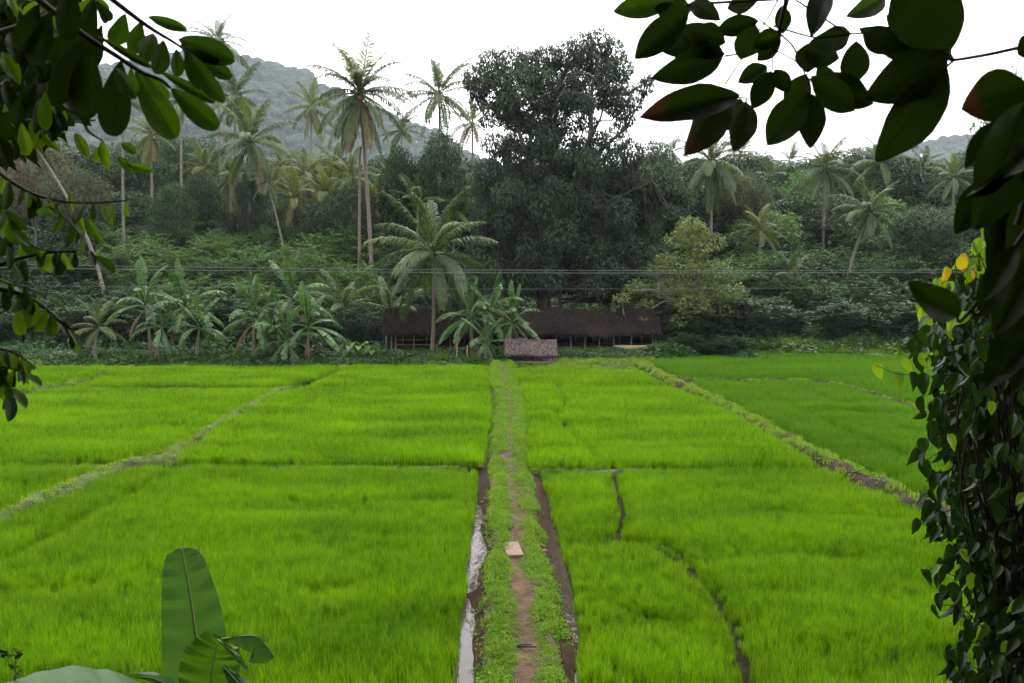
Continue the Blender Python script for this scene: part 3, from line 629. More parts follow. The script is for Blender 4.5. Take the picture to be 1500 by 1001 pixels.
def thatched(name, label, cat, x0, x1, y0, y1, zb, ze, zr, blade, n, L, posts, rear, seed, sag_a=.05, wd=.05):
    r = np.random.RandomState(seed); t = thing(name, label, cat, ((x0 + x1) / 2, y0, zb))
    ox, oy, oz = (x0 + x1) / 2, y0, zb
    yr = (y0 + y1) / 2
    sag = lambda x: sag_a * np.sin(x * 1.3 + seed) + sag_a * .6 * np.sin(x * 3.1)
    g = Geo()
    nx = max(6, int((x1 - x0) / .6)); xx = np.linspace(x0, x1, nx)
    rows = [(y0 - .35, ze), (yr, zr), (y1 + .35, ze)]
    V = []
    for yy, zz in rows: V += [[a, yy, zz + sag(np.array([a]))[0]] for a in xx]
    for yy, zz in rows: V += [[a, yy, zz - .14 + sag(np.array([a]))[0]] for a in xx]
    V = np.array(V) - [ox, oy, oz]; Fq = []
    for q in range(2):
        for a in range(nx - 1):
            b = q * nx + a; Fq.append([b, b + nx, b + nx + 1, b + 1]); b += 3 * nx; Fq.append([b, b + 1, b + nx + 1, b + nx])
    for q in range(2):
        for a in (0, nx - 1):
            b = q * nx + a; Fq.append([b, b + nx, b + nx + 3 * nx, b + 3 * nx])
    for q in (0, 2):
        for a in range(nx - 1):
            b = q * nx + a; Fq.append([b, b + 1, b + 1 + 3 * nx, b + 3 * nx])
    g.add(V, Fq); roof = obj('roof', g.mesh('roof', M['thatch']), t)
    g = Geo()
    thatch_slope(g, x0 - .05, x1 + .05, yr, zr + .03, y0 - .38, ze + .02, n, L, r, wd=wd, sag=sag)
    thatch_slope(g, x0 - .05, x1 + .05, yr, zr + .03, y1 + .38, ze + .02, n // 4, L, r, wd=wd, sag=sag)
    # ridge roll and gable fringe
    m = n // 12; x = r.uniform(x0, x1, m)
    cards(g, np.column_stack([x, yr + r.normal(0, .03, m), zr + .05 + sag(x)]), np.column_stack([r.normal(0, 1, m), r.normal(0, .6, m), r.normal(.1, .15, m)]), np.tile([0, -.4, 1], (m, 1)), L * .7, wd, r.uniform(.5, 1, m))
    for xe, sg_ in ((x0, -1), (x1, 1)):
        m = n // 25; v = r.uniform(0, 1, m); side = r.choice([-1, 1], m)
        P = np.column_stack([np.full(m, xe), yr + side * v * (yr - y0 + .3), zr + (ze - zr) * v])
        cards(g, P, np.column_stack([np.full(m, .4 * sg_), r.normal(0, .3, m), np.full(m, -1.0)]), np.tile([sg_, 0, .2], (m, 1)), L, wd, r.uniform(0, 1, m))
    g.V = [v - [ox, oy, oz] for v in g.V]
    k = obj('thatch', g.mesh('thatch', blade), roof, kind='stuff')
    for x, h_, rad in posts:
        g = Geo(); ht = ze + .12 - zb
        tube(g, [(0, 0, -.25), (r.normal(0, .03), 0, ht * .5), (r.normal(0, .05), 0, ht)], [rad, rad * .9, rad * .85], 7)
        obj('post', g.mesh('post', M['wood']), t, (x - ox, 0.05, 0))
    for x in rear:
        g = Geo(); ht = ze + .1 - zb
        tube(g, [(0, 0, -.25), (r.normal(0, .04), 0, ht)], [.05, .045], 6)
        obj('post', g.mesh('post', M['wood']), t, (x - ox, y1 - y0 - .1, 0))
    return t, (ox, oy, oz)

YH = 62.0
hx0, hx1 = at_y(561, 480, YH)[0], at_y(968, 480, YH)[0]
zr_ = at_y(700, 455, YH + 1.6)[2]; ze_ = at_y(700, 489, YH - .3)[2]; zb_ = float(tz(0, YH)) - .02
pp = [(at_y(a, 500, YH)[0], 0, .055) for a in (573, 580, 606, 640, 660, 700, 732, 760, 778, 815, 836, 857, 879, 900, 925, 956, 961)]
rr = [at_y(a, 500, YH + 3)[0] for a in (590, 625, 680, 720, 790, 843, 868, 889, 908, 940)]
shed, so = thatched('thatched_shed', 'long low shed with dark brown thatched roof on thin wooden posts', 'shed', hx0, hx1, YH, YH + 3.2, zb_, ze_, zr_, M['thatch_blade'], 11000, .32, pp, rr, 4, .09)
# rails under the eave at the end bay, packed-earth floor
g = Geo(); xa, xb = at_y(580, 500, YH)[0] - so[0], at_y(640, 500, YH)[0] - so[0]
for zz in (.45, .75): 
    g = Geo(); tube(g, [(xa, .02, zz), ((xa + xb) / 2, .02, zz - .03), (xb, .02, zz + .02)], .03, 6); obj('rail', g.mesh('rail', M['wood']), shed)
g = Geo(); xa, xb = at_y(640, 500, YH)[0] - so[0], at_y(965, 500, YH)[0] - so[0]
box(g, ((xa + xb) / 2, 1.75, .16), (xb - xa, 2.6, .3)); obj('earth_floor', g.mesh('earth_floor', M['soil']), shed)
g = Geo(); box(g, (0, 3.3, .75), (hx1 - hx0 - .4, .06, 1.5)); obj('back_wall', g.mesh('back_wall', M['thatch']), shed)

# pale timber stack under the open end
px_ = at_y(935, 508, YH - .45); t = thing('timber_stack', 'stack of pale sawn boards lying under the open end of the shed', 'timber', (px_[0], YH - .45, float(tz(px_[0], YH - .45)) + .06))
rs = np.random.RandomState(4); me = None
for lev in range(4):
    for q in range(3):
        g = Geo(); box(g, (0, 0, 0), (2.4, .13, .075)); 
        if me is None: me = g.mesh('plank', M['wood_pale'])
        o = obj('plank', me, t, (rs.normal(0, .12) + (.35 if lev < 2 else 0), q * .15, .05 + lev * .084)); o.rotation_euler = (0, rs.normal(0, .006), rs.normal(0, .02)); o.scale = (rs.uniform(.85, 1.05), 1, 1)

YS = 56.3
sx0, sx1 = at_y(741, 510, YS)[0], at_y(814, 510, YS)[0]; zb2 = at_y(777, 531, YS)[2]
hut, ho = thatched('thatched_hut', 'small grey thatched hut standing low in front of the shed', 'hut', sx0, sx1, YS, YS + 1.5, zb2, at_y(777, 519, YS - .2)[2], at_y(777, 499, YS + .75)[2], M['thatch_grey'], 1900, .20,
    [(sx0 + .12, 0, .045), (sx0 + .9, 0, .035), (sx1 - .9, 0, .035), (sx1 - .1, 0, .045)], [sx0 + .2, sx1 - .2], 8, .035, .045)
g = Geo()
for q in range(16):
    g = Geo(); x = (q - 7.5) * .155; tube(g, [(x, .12, 0), (x + .01 * (-1) ** q, .12, .42 + .05 * math.sin(q * 2.3))], .022, 5)
    obj('stake', g.mesh('stake', M['wood']), hut)
g = Geo(); box(g, (0, .55, .03), (2.5, 1.6, .12)); obj('floor_slab', g.mesh('floor_slab', M['concrete']), hut)

for i, (a, b, h, lab) in enumerate([(669, 523, 26, 'thin pale stake standing before the shed, tallest of a pair'), (684, 527, 22, 'thin pale stake beside the banana clump, shorter of a pair')]):
    Yk = 57.2; p = at_y(a, b, Yk); g = Geo(); tube(g, [(0, 0, -.3), (.01, 0, .4), (.03, 0, h / F * Yk)], .03, 6)
    thing('fence_stake', lab, 'stake', (p[0], Yk, float(tz(p[0], Yk))), group='stakes by the shed', data=g.mesh('fence_stake', M['wood_pale']))

# ------------------------------------------------------------------ coconut palms
def frond_mesh(seed, e0, droop, mat, nl=54, hang=.6):
    r = np.random.RandomState(seed); g = Geo()
    n = 15; s = np.linspace(0, 1, n); e = R(e0) - R(droop) * s ** 1.35
    dy, dz = np.cos(e), np.sin(e)
    y = np.concatenate([[0], np.cumsum((dy[:-1] + dy[1:]) / 2)]) / (n - 1); z = np.concatenate([[0], np.cumsum((dz[:-1] + dz[1:]) / 2)]) / (n - 1)
    x = .05 * np.sin(s * 2.5 + seed) * s
    C = np.column_stack([x, y, z]); T = np.column_stack([np.gradient(x), dy / 14, dz / 14]); T /= np.linalg.norm(T, axis=1)[:, None]
    tube(g, C, np.linspace(.014, .003, n), 4, .9, cap=False)
    for sg in (-1, 1):
        ss = np.clip(np.linspace(.13, .99, nl) + r.normal(0, .006, nl), .1, 1)
        B = np.column_stack([np.interp(ss, s, C[:, q]) for q in range(3)]); t = np.column_stack([np.interp(ss, s, T[:, q]) for q in range(3)])
        t /= np.linalg.norm(t, axis=1)[:, None]
        U = np.cross(np.tile([1.0, 0, 0], (nl, 1)), t)
        Sd = np.tile([float(sg), 0, 0], (nl, 1))
        ln = .225 * np.clip(np.sin((ss * .82 + .12) * math.pi) ** .7, .12, 1) * r.uniform(.85, 1.1, nl)
        hg = hang * r.uniform(.6, 1.3, nl)[:, None]
        d1 = Sd * .75 + t * .6 + U * .18 + r.normal(0, .09, (nl, 3)); d1 /= np.linalg.norm(d1, axis=1)[:, None]
        d2 = Sd * .38 + t * .5 + np.array([0, 0, -1.0]) * hg + r.normal(0, .09, (nl, 3)); d2 /= np.linalg.norm(d2, axis=1)[:, None]
        d3 = Sd * .10 + t * .32 + np.array([0, 0, -1.3]) * hg * 1.2; d3 /= np.linalg.norm(d3, axis=1)[:, None]
        wv = t - (t * d1).sum(1)[:, None] * d1; wv /= np.linalg.norm(wv, axis=1)[:, None] + 1e-9
        w = (.0072 * r.uniform(.8, 1.2, nl))[:, None]
        p1 = B + d1 * (ln * .35)[:, None]; p2 = p1 + d2 * (ln * .38)[:, None]; p3 = p2 + d3 * (ln * .3)[:, None]
        V = np.stack([B - wv * w * .5, B + wv * w * .5, p1 + wv * w, p1 - wv * w, p2 + wv * w * .8, p2 - wv * w * .8, p3], 1).reshape(-1, 3)
        k = np.arange(nl)[:, None] * 7; tn = np.repeat(r.uniform(0, .8, nl), 7)
        g.add(V, np.vstack([np.hstack([k, k + 1, k + 2, k + 3]), np.hstack([k + 3, k + 2, k + 4, k + 5])]), tn)
        g.F.append(np.hstack([k + 5, k + 4, k + 6]) + 0 + (g.n - len(V))); g.M.append(np.zeros(nl, int))
        g.F[-1] = g.F[-1]
    return g.mesh('frond', mat)
FR = {}
for e0, dr in ((84, 16), (66, 34), (46, 48), (26, 54), (4, 50), (-20, 42), (-45, 28), (-68, 12)):
    FR[e0] = [frond_mesh(abs(e0) * 3 + q, e0 + q * 5, dr + q * 8, M['frond'], hang=.3 if e0 > 60 else (.5 if e0 >= 0 else .8)) for q in (0, 1)]
FKEYS = sorted(FR)
def ico(rad, mat, name):
    import bmesh
    bm = bmesh.new(); bmesh.ops.create_icosphere(bm, subdivisions=2, radius=rad)
    for v in bm.verts: v.co.z *= 1.2
    me = bpy.data.meshes.new(name); bm.to_mesh(me); bm.free(); me.materials.append(mat); return me
COCO = ico(.15, M['coconut'], 'coconut')
COCO2 = ico(.14, M['coconut_green'], 'coconut')
PALM_G = 'coconut palms rising above the thicket'
def palm(label, crown, base, Y, rpx, n=22, lo=-50, hi=78, mat=None, dry=0, nuts=0, warm=False, seed=0, trunk_r=.15, bend=0.0, group=PALM_G, name='coconut_palm', cat='palm tree', twin=None, vine=False):
    r = random.Random(seed * 7 + 1)
    c = at_y(crown[0], crown[1], Y); bx = at_y(base[0], base[1], Y)[0]; bz = float(tz(bx, Y))
    t = thing(name, label, cat, (bx, Y, bz), group)
    C = np.array([c[0] - bx, 0, c[2] - bz])
    s = np.linspace(0, 1, 14)
    pts = np.column_stack([C[0] * (s ** 1.4 if bend >= 0 else s) + bend * np.sin(s * math.pi), .25 * np.sin(s * 3 + seed), -.3 + (C[2] + .3) * s])
    rad = trunk_r * (1.0 - .38 * s) + .16 * np.exp(-s * 22) + .01 * np.sin(s * 40)
    g = Geo(); tube(g, pts, rad, 9); obj('trunk', g.mesh('trunk', M['palm_trunk_warm' if warm else 'palm_trunk'], True), t)
    if twin:
        g = Geo(); p2 = pts.copy(); q = np.linspace(1, 0, 14) ** .7
        p2 = pts * np.array([1, 1, twin[1]]) + np.column_stack([q * twin[0] / F * Y, np.full(14, .4), np.zeros(14)]); tube(g, p2, rad * .8, 9); obj('trunk', g.mesh('trunk', M['palm_trunk_warm'], True), t)
    L = rpx / F * Y * 1.12
    C = pts[-1]
    for i in range(n):
        f = i / max(1, n - 1); e = hi + (lo - hi) * f ** 1.05 + r.uniform(-9, 9)
        k = min(FKEYS, key=lambda q: abs(q - e))
        o = obj('frond', r.choice(FR[k]), t)
        o.location = (C[0] + r.uniform(-.06, .06), C[1] + r.uniform(-.06, .06), C[2] + .15 * (1 - f))
        o.rotation_euler = (r.uniform(-.1, .1), r.uniform(-.16, .16), i * 2.39996 + r.uniform(-.25, .25) + seed)
        q = L * (r.uniform(.85, 1.08)) * (.8 if e > 70 else 1.0); o.scale = (q * r.uniform(.9, 1.15), q, q)
        m = mat
        if i >= n - dry: m = 'frond_dry'
        elif mat is None and r.random() < .10: m = 'frond_lime'
        if m: remat(o, M[m])
    for i in range(nuts):
        a = i * 2.4; o = obj('coconut', COCO if dry and nuts > 4 else COCO2, t, (C[0] + .32 * math.cos(a), C[1] + .32 * math.sin(a), C[2] - .12 - .1 * (i % 3)))
    return t
P_ = palm
P_('very tall palm at the hill shoulder half hidden by dark hanging leaves', (320, 62), (323, 350), 112, 50, 20, -40, seed=1)
P_('tall palm directly under the very tall one, crown against the hazy hill', (346, 143), (343, 340), 108, 52, 22, -60, seed=2)
P_('full round palm whose trunk is wrapped in dark creeper', (368, 210), (365, 372), 92, 66, 26, -66, dry=2, seed=3, nuts=3)
P_('slim palm with small yellow-green crown before the hazy hill', (456, 158), (455, 325), 118, 46, 17, -66, mat='frond_lime', seed=4)
P_('biggest palm with orange nuts and a long skirt of hanging fronds', (526, 138), (546, 380), 82, 84, 34, -72, dry=3, nuts=6, warm=True, seed=5, twin=(-22, .75), trunk_r=.19)
P_('tall palm standing clear against the white sky beside the fig tree', (643, 140), (645, 330), 100, 62, 24, -55, seed=6)
P_('palm with hanging orange-brown dead fronds touching the fig crown', (692, 182), (694, 340), 104, 40, 18, -72, mat='frond_lime', dry=7, seed=7)
P_('leaning palm in front of the long shed with wide spreading fronds', (634, 372), (632, 508), 60.2, 96, 21, -52, seed=8, nuts=7, warm=True, trunk_r=.13, bend=.12)
P_('yellow-green palm glowing beside the left edge of the fig tree', (699, 288), (701, 380), 90, 48, 20, -60, mat='frond_lime', dry=2, seed=9)
P_('pale small palm seen through the gap beside the fig crown', (740, 218), (742, 330), 118, 32, 16, -50, seed=10)
P_('young upright palm pointing up between the big palm and mango tree', (588, 192), (588, 330), 110, 40, 15, -10, seed=11)
P_('palm with grey hanging crown directly right of the fig tree', (1043, 240), (1042, 392), 84, 64, 28, -66, seed=12, dry=1)
P_('straight palm with round crown near the middle of the far right trees', (1208, 250), (1207, 378), 92, 54, 24, -58, seed=13)
P_('palm on a trunk bent like a bow, pale bushy crown', (1272, 312), (1238, 452), 78, 54, 26, -62, seed=14, bend=-.35, dry=1, nuts=3)
P_('palm top poking out behind the straight round-crowned palm', (1158, 240), (1160, 350), 122, 34, 16, -40, seed=15)
P_('palm with long level fronds behind a big hanging dark leaf', (1290, 240), (1288, 350), 108, 52, 18, -35, seed=16)
P_('small bushy palm before the far hazy hill', (1354, 244), (1354, 350), 112, 30, 18, -20, seed=17)
P_('low yellowish palm with drooping fronds among the right-hand trees', (1114, 338), (1114, 400), 82, 44, 16, -45, mat='frond_lime', seed=18)
P_('young palm with few strongly curved fronds in the right thicket', (1160, 405), (1160, 440), 72, 36, 9, 0, seed=19, trunk_r=.1)
P_('yellow-green palm with orange dead fronds under the hanging branch', (222, 198), (222, 322), 100, 42, 20, -72, mat='frond_lime', dry=5, seed=20, twin=(-14, .6))
P_('pale straight palm rising behind the tips of the hanging leaves', (267, 150), (266, 336), 98, 42, 18, -50, seed=21)
P_('palm with long bare trunk rising into the dark overhanging branch', (181, 150), (183, 395), 84, 46, 18, -55, seed=22)
P_('low yellow-green palm between two tall bare trunks', (298, 246), (298, 330), 105, 40, 18, -50, mat='frond_lime', seed=23)
P_('old palm on a long slanting trunk behind the dark overhanging branch', (42, 205), (158, 428), 74, 52, 18, -60, seed=24, bend=.5)
P_('yellowish palm just behind the creeper-wrapped palm trunk', (412, 242), (414, 330), 108, 40, 18, -55, mat='frond_lime', dry=1, seed=25)
P_('yellow-green palm with dark thin trunk below the slim small-crowned palm', (447, 256), (448, 335), 100, 44, 20, -62, mat='frond_lime', dry=2, seed=26)
P_('low palm with arching yellow fronds left of the biggest palm', (478, 286), (478, 345), 94, 48, 18, -50, mat='frond_lime', dry=2, seed=27)
P_('golden palm in the shade right behind the biggest palm', (514, 262), (515, 340), 98, 42, 18, -62, mat='frond_lime', dry=4, seed=28)
P_('dull palm tucked below the mango tree with upright fronds', (612, 300), (612, 380), 86, 48, 14, 10, seed=29)
P_('yellowing palm close under the mango tree beside the big palm', (572, 268), (572, 350), 96, 40, 16, -50, mat='frond_lime', dry=1, seed=30)
P_('thin palm partly hidden behind the fig tree top right side', (985, 225), (987, 340), 112, 34, 16, -50, seed=31)
P_('dark leaning bare palm whose crown is lost behind the yellowish palms', (392, 268), (421, 368), 88, 30, 14, -60, seed=32, trunk_r=.12)
P_('palm behind the right thicket with a drooping grey crown', (1395, 262), (1395, 360), 96, 40, 18, -55, seed=33)
P_('golden-green palm low in the shade, nearest the dark leaning palm', (430, 292), (430, 345), 92, 44, 18, -58, mat='frond_lime', dry=2, seed=40)
P_('small palm with hanging yellowed crown between the slim palm and the biggest', (490, 248), (491, 335), 106, 40, 18, -60, mat='frond_lime', dry=2, seed=41)
P_('drooping palm crown just under the skirt of the biggest palm', (548, 300), (549, 360), 90, 42, 17, -58, mat='frond_lime', dry=1, seed=42)
P_('dim green palm behind the creeper-wrapped trunk, on its shaded side', (336, 262), (337, 345), 104, 40, 18, -55, dry=1, seed=43)
P_('palm half sunk in leaves below the orange-fronded palm by the fig', (664, 305), (664, 380), 88, 46, 17, -45, seed=44)
P_('pale palm low behind the front of the fig, above the leaning palm', (722, 300), (722, 380), 92, 42, 17, -50, mat='frond_lime', seed=45)
P_('dark palm among the trees over the umbrella-shaped greyish tree', (1084, 225), (1085, 330), 118, 34, 17, -50, seed=46)
P_('palm peeping over the fresh green clumpy tree', (1128, 262), (1128, 350), 110, 34, 17, -50, seed=47)
YG = 'young palms growing low by the shed'
P_('young feathery palm low beside the end of the long shed', (505, 452), (505, 482), 64.5, 60, 11, 15, seed=34, trunk_r=.12, group=YG)
P_('young grey palm at the outer end of the banana row', (143, 482), (142, 520), 57.5, 46, 14, -30, seed=35, trunk_r=.12, group=YG)
P_('low young palm with one long arching frond beside the shed gable', (570, 455), (566, 490), 63.8, 66, 7, 5, seed=36, trunk_r=.1, group=YG)

# ------------------------------------------------------------------ banana plants
def banana_leaf(seed, e0, droop, mat, tear=.5, ns=20, hw=.125, side_droop=25):
    """unit-length leaf: midrib in the YZ plane, blade in strips that hang apart where torn"""
    r = np.random.RandomState(seed); g = Geo()
    n = 14; s = np.linspace(0, 1, n); e = R(e0) - R(droop) * s ** 1.6
    y = np.concatenate([[0], np.cumsum(np.cos(e)[:-1])]) / (n - 1); z = np.concatenate([[0], np.cumsum(np.sin(e)[:-1])]) / (n - 1)
    C = np.column_stack([0 * s, y, z]); T = np.column_stack([0 * s, np.cos(e), np.sin(e)])
    tube(g, C, np.linspace(.018, .004, n), 5, 1.0, cap=False)
    f = lambda q: np.array([np.interp(q, s, C[:, k]) for k in range(3)]); ft = lambda q: np.array([np.interp(q, s, T[:, k]) for k in range(3)])
    wfn = lambda q: hw * max(.02, math.sin(min(1, (q - .14) / .5) * math.pi / 2) if q < .64 else math.cos((q - .64) / .37 * math.pi / 2) ** .6)
    for sg in (-1, 1):
        ang = R(side_droop); q = np.linspace(.15, 1.0, ns + 1); tn = r.uniform(.2, .8)
        for a, b in zip(q[:-1], q[1:]):
            if r.uniform() < tear: ang = R(side_droop) + r.uniform(-.25, .7); tn = r.uniform(.05, .95); gap = .012
            else: gap = 0
            B0, B1 = f(a + gap), f(b); t = ft((a + b) / 2); u = np.array([0, -t[2], t[1]])
            w0, w1 = wfn(a + gap), wfn(b)
            def pt(B, w, k, aa):
                d = np.array([sg * math.cos(aa), 0, 0]) - u * math.sin(aa)
                return B + (d + t * .22) * w * k
            V = [B0, B1, pt(B1, w1, .5, ang * .5), pt(B0, w0, .5, ang * .5), pt(B1, w1, 1, ang), pt(B0, w0, 1, ang)]
            g.add(V, [[0, 1, 2, 3], [3, 2, 4, 5]], tn)
    return g.mesh('leaf', mat)
BL = {}
for e0, dr in ((84, 12), (68, 50), (48, 85), (25, 95), (-5, 70), (-45, 35)):
    BL[e0] = [banana_leaf(e0 + 100 + q, e0 + 4 * q, dr + 8 * q, M['banana'], tear=[.35, .75, .85][q]) for q in range(3)]
BKEYS = sorted(BL)
BANANA_G = 'banana plants along the far field edge'
def banana(label, top_px, base_px, Y, Lpx, n=9, lo=-25, dead=2, seed=0, lean=0.0):
    r = random.Random(seed + 400)
    c = at_y(top_px[0], top_px[1], Y); bx = at_y(base_px, 500, Y)[0]; bz = float(tz(bx, Y))
    t = thing('banana_plant', label, 'banana plant', (bx, Y, bz), BANANA_G); C = np.array([c[0] - bx, 0, c[2] - bz])
    s = np.linspace(0, 1, 7); g = Geo()
    pts = np.column_stack([C[0] * s ** 1.3, 0 * s, -.2 + (C[2] + .2) * s]); tube(g, pts, .13 - .07 * s, 8); obj('pseudostem', g.mesh('pseudostem', M['pseudostem'], True), t)
    L = Lpx / F * Y * 1.15; n += 2
    for i in range(n + dead):
        f = i / max(1, n - 1); e = 86 + (lo - 86) * f ** .9 + r.uniform(-8, 8)
        if i >= n: e = -50
        k = min(BKEYS, key=lambda q: abs(q - e)); o = obj('leaf', r.choice(BL[k]), t)
        o.location = (C[0], C[1], C[2] - (.0 if i < n else .25)); o.rotation_euler = (r.uniform(-.08, .08), r.uniform(-.15, .15), i * 2.3 + r.uniform(-.4, .4) + seed)
        q = L * r.uniform(.85, 1.1) * (.8 if i >= n else 1); o.scale = (q * (r.uniform(.9, 1.2) if i < n else .5), q, q)
        if i >= n: remat(o, M['banana_dry'])
BD = [
 ('banana plant with tall upright pale leaf, outermost of the row beside the young palm', (213, 448), 222, 57.6, 62, 9, -20, 2),
 ('banana plant rising straight with a broad pale upright leaf in the row', (272, 455), 268, 58.0, 62, 9, -20, 1),
 ('shorter banana plant between the two tall upright-leaved ones', (237, 480), 228, 57.0, 48, 8, -30, 2),
 ('low banana plant leaning out on the shed side of the upright pair', (292, 482), 287, 57.3, 46, 8, -25, 1),
 ('banana plant with level drooping leaves at the near edge of the big clump', (372, 466), 372, 57.4, 58, 10, -30, 3),
 ('tallest banana plant at the top of the big clump', (428, 440), 424, 58.6, 66, 9, -15, 2),
 ('low banana plant with wide hanging leaves at the foot of the big clump', (420, 500), 418, 56.6, 58, 11, -40, 2),
 ('banana plant with yellowing leaf stalks on the shed side of the big clump', (452, 480), 448, 57.2, 60, 10, -30, 2),
 ('banana plant hidden in the middle of the big clump', (398, 478), 400, 58.0, 54, 9, -35, 2),
 ('banana plant before the shed with a light green rolled leaf', (689, 466), 692, 58.6, 60, 11, -25, 1),
 ('banana plant in the shed clump with broad dark leaves', (717, 466), 712, 59.0, 62, 11, -20, 1),
 ('banana plant leaning over the small hut roof', (751, 474), 740, 58.4, 54, 10, -45, 1),
 ('short banana sucker with hanging leaves at the foot of the shed clump', (712, 504), 712, 57.2, 44, 9, -40, 1),
]
for i, (lab, tp, bp, Y, L, n, lo, dead) in enumerate(BD): banana(lab, tp, bp, Y, L, n, lo, dead, i)

# ------------------------------------------------------------------ broadleaf trees
def clump_leaves(g, c, rad, n, L, w, r, droop=.3, shell=.75):
    u = r.normal(0, 1, (n, 3)); u /= np.linalg.norm(u, axis=1)[:, None]
    q = (r.uniform(shell ** 3, 1, n) ** (1 / 3) * r.uniform(.75, 1.05, n))[:, None]
    P = c + u * q * rad
    D = u * .7 + r.normal(0, .55, (n, 3)); D[:, 2] -= droop * 1.6
    N = u * .6 + np.array([0, 0, .9]) + r.normal(0, .45, (n, 3))
    ll = L * r.uniform(.65, 1.3, n); base = r.uniform(.05, .8)
    cards(g, P, D, N, ll, ll * w, np.clip(base + r.normal(0, .22, n), 0, 1))
def tree_meshes(clumps, limbs, trad, leaf, bark, seed, L=.3, w=.42, dens=9, droop=.3, twig=.035):
    """clumps: (centre, radius3); limbs: polylines with start/end radius"""
    r = np.random.RandomState(seed); g = Geo(); pts = []
    for pl, r0, r1 in limbs:
        P = np.array(pl, float); k = np.linspace(0, len(P) - 1, len(P) * 3); P = np.column_stack([np.interp(k, range(len(P)), P[:, q]) for q in range(3)])
        P[1:-1] += r.normal(0, .05, P[1:-1].shape) * min(1, r0 * 4)
        tube(g, P, np.linspace(r0, r1, len(P)), 8); pts.append(P)
    A = np.vstack(pts)
    for c, rad in clumps:
        c = np.array(c); d = np.linalg.norm((A - c) * [1, 1, .8], axis=1) + np.where(A[:, 2] > c[2] - .1, 3.0, 0)
        a = A[d.argmin()]; m = (a + c) / 2 + np.array([0, 0, -.12 * np.linalg.norm(c - a)]) + r.normal(0, .12, 3)
        tube(g, [a, m, c, c + (c - m) * .4], [twig * 1.6, twig * 1.2, twig * .6, .012], 5)
        for _ in range(3):
            v = r.normal(0, 1, 3); v[2] = abs(v[2]) * .5; v /= np.linalg.norm(v); e = c + v * np.array(rad) * .8
            tube(g, [m, (m + e) / 2 + r.normal(0, .08, 3), e], [twig * .7, twig * .5, .01], 4, cap=False)
    tm = g.mesh('trunk', bark, True); g = Geo()
    for c, rad in clumps:
        rad = np.broadcast_to(np.array(rad, float), (3,)); n = int(dens * (rad[0] * rad[1] + rad[0] * rad[2] + rad[1] * rad[2]) * 4.2 / 3 / (L * L * w) * .25) + 12
        clump_leaves(g, np.array(c), rad, n, L, w, r, droop)
    return tm, g.mesh('crown', leaf)
def gen_tree(seed, h, cw, leaf, bark, nclump=26, base=.35, L=.32, w=.42, flat=1.0, droop=.3, dens=9, cl=1.0):
    r = np.random.RandomState(seed); cl_ = []; hc = h * (1 + base) / 2; rz = h * (1 - base) / 2 * flat
    for i in range(nclump):
        z = 1 - 2 * (i + .5) / nclump; a = i * 2.39996 + r.uniform(-.4, .4); q = math.sqrt(1 - z * z) * r.uniform(.55, 1.0)
        z = z * r.uniform(.75, 1) + .05
        rad = cw * r.uniform(.24, .40) * cl
        cl_.append(((q * cw * math.cos(a) * .82, q * cw * math.sin(a) * .82, hc + z * rz * .85), (rad, rad, rad * .72)))
    th = h * base; limbs = [([(0, 0, -.4), (.1, .05, th * .5), (0, 0, th)], .03 * h * .5, .02 * h * .5)]
    for k in range(5):
        a = k * 1.257 + r.uniform(-.3, .3); q = cw * r.uniform(.35, .6)
        limbs.append(([(0, 0, th * .9), (q * .4 * math.cos(a), q * .4 * math.sin(a), th + (h - th) * .35), (q * math.cos(a), q * math.sin(a), th + (h - th) * r.uniform(.6, .85))], .016 * h * .5, .03))
    return tree_meshes(cl_, limbs, 0, leaf, bark, seed, L, w, dens, droop)
VAR = {
 'mid': (12.0, 4.2, gen_tree(1, 12, 4.2, M['mid'], M['bark_dark'], 30)),
 'mango': (10.0, 4.6, gen_tree(2, 10, 4.6, M['mango'], M['bark_dark'], 30, .25, L=.36, w=.36, dens=11)),
 'bright': (11.0, 3.4, gen_tree(3, 11, 3.4, M['bright'], M['bark'], 28, .25, L=.42, w=.55, cl=.85)),
 'grey': (11.0, 5.0, gen_tree(4, 11, 5.0, M['grey'], M['bark'], 28, .45, L=.3, flat=.7, cl=.8)),
 'deep': (12.0, 4.4, gen_tree(5, 12, 4.4, M['shrub_deep'], M['bark_dark'], 32, .2, L=.32, cl=.9)),
 'rust': (10.0, 4.8, gen_tree(6, 10, 4.8, M['rust'], M['bark'], 26, .4, L=.26, flat=.8, dens=6, cl=.8)),
 'airy': (13.0, 4.0, gen_tree(7, 13, 4.0, M['mid'], M['bark'], 24, .5, L=.26, dens=5, cl=.75)),
}
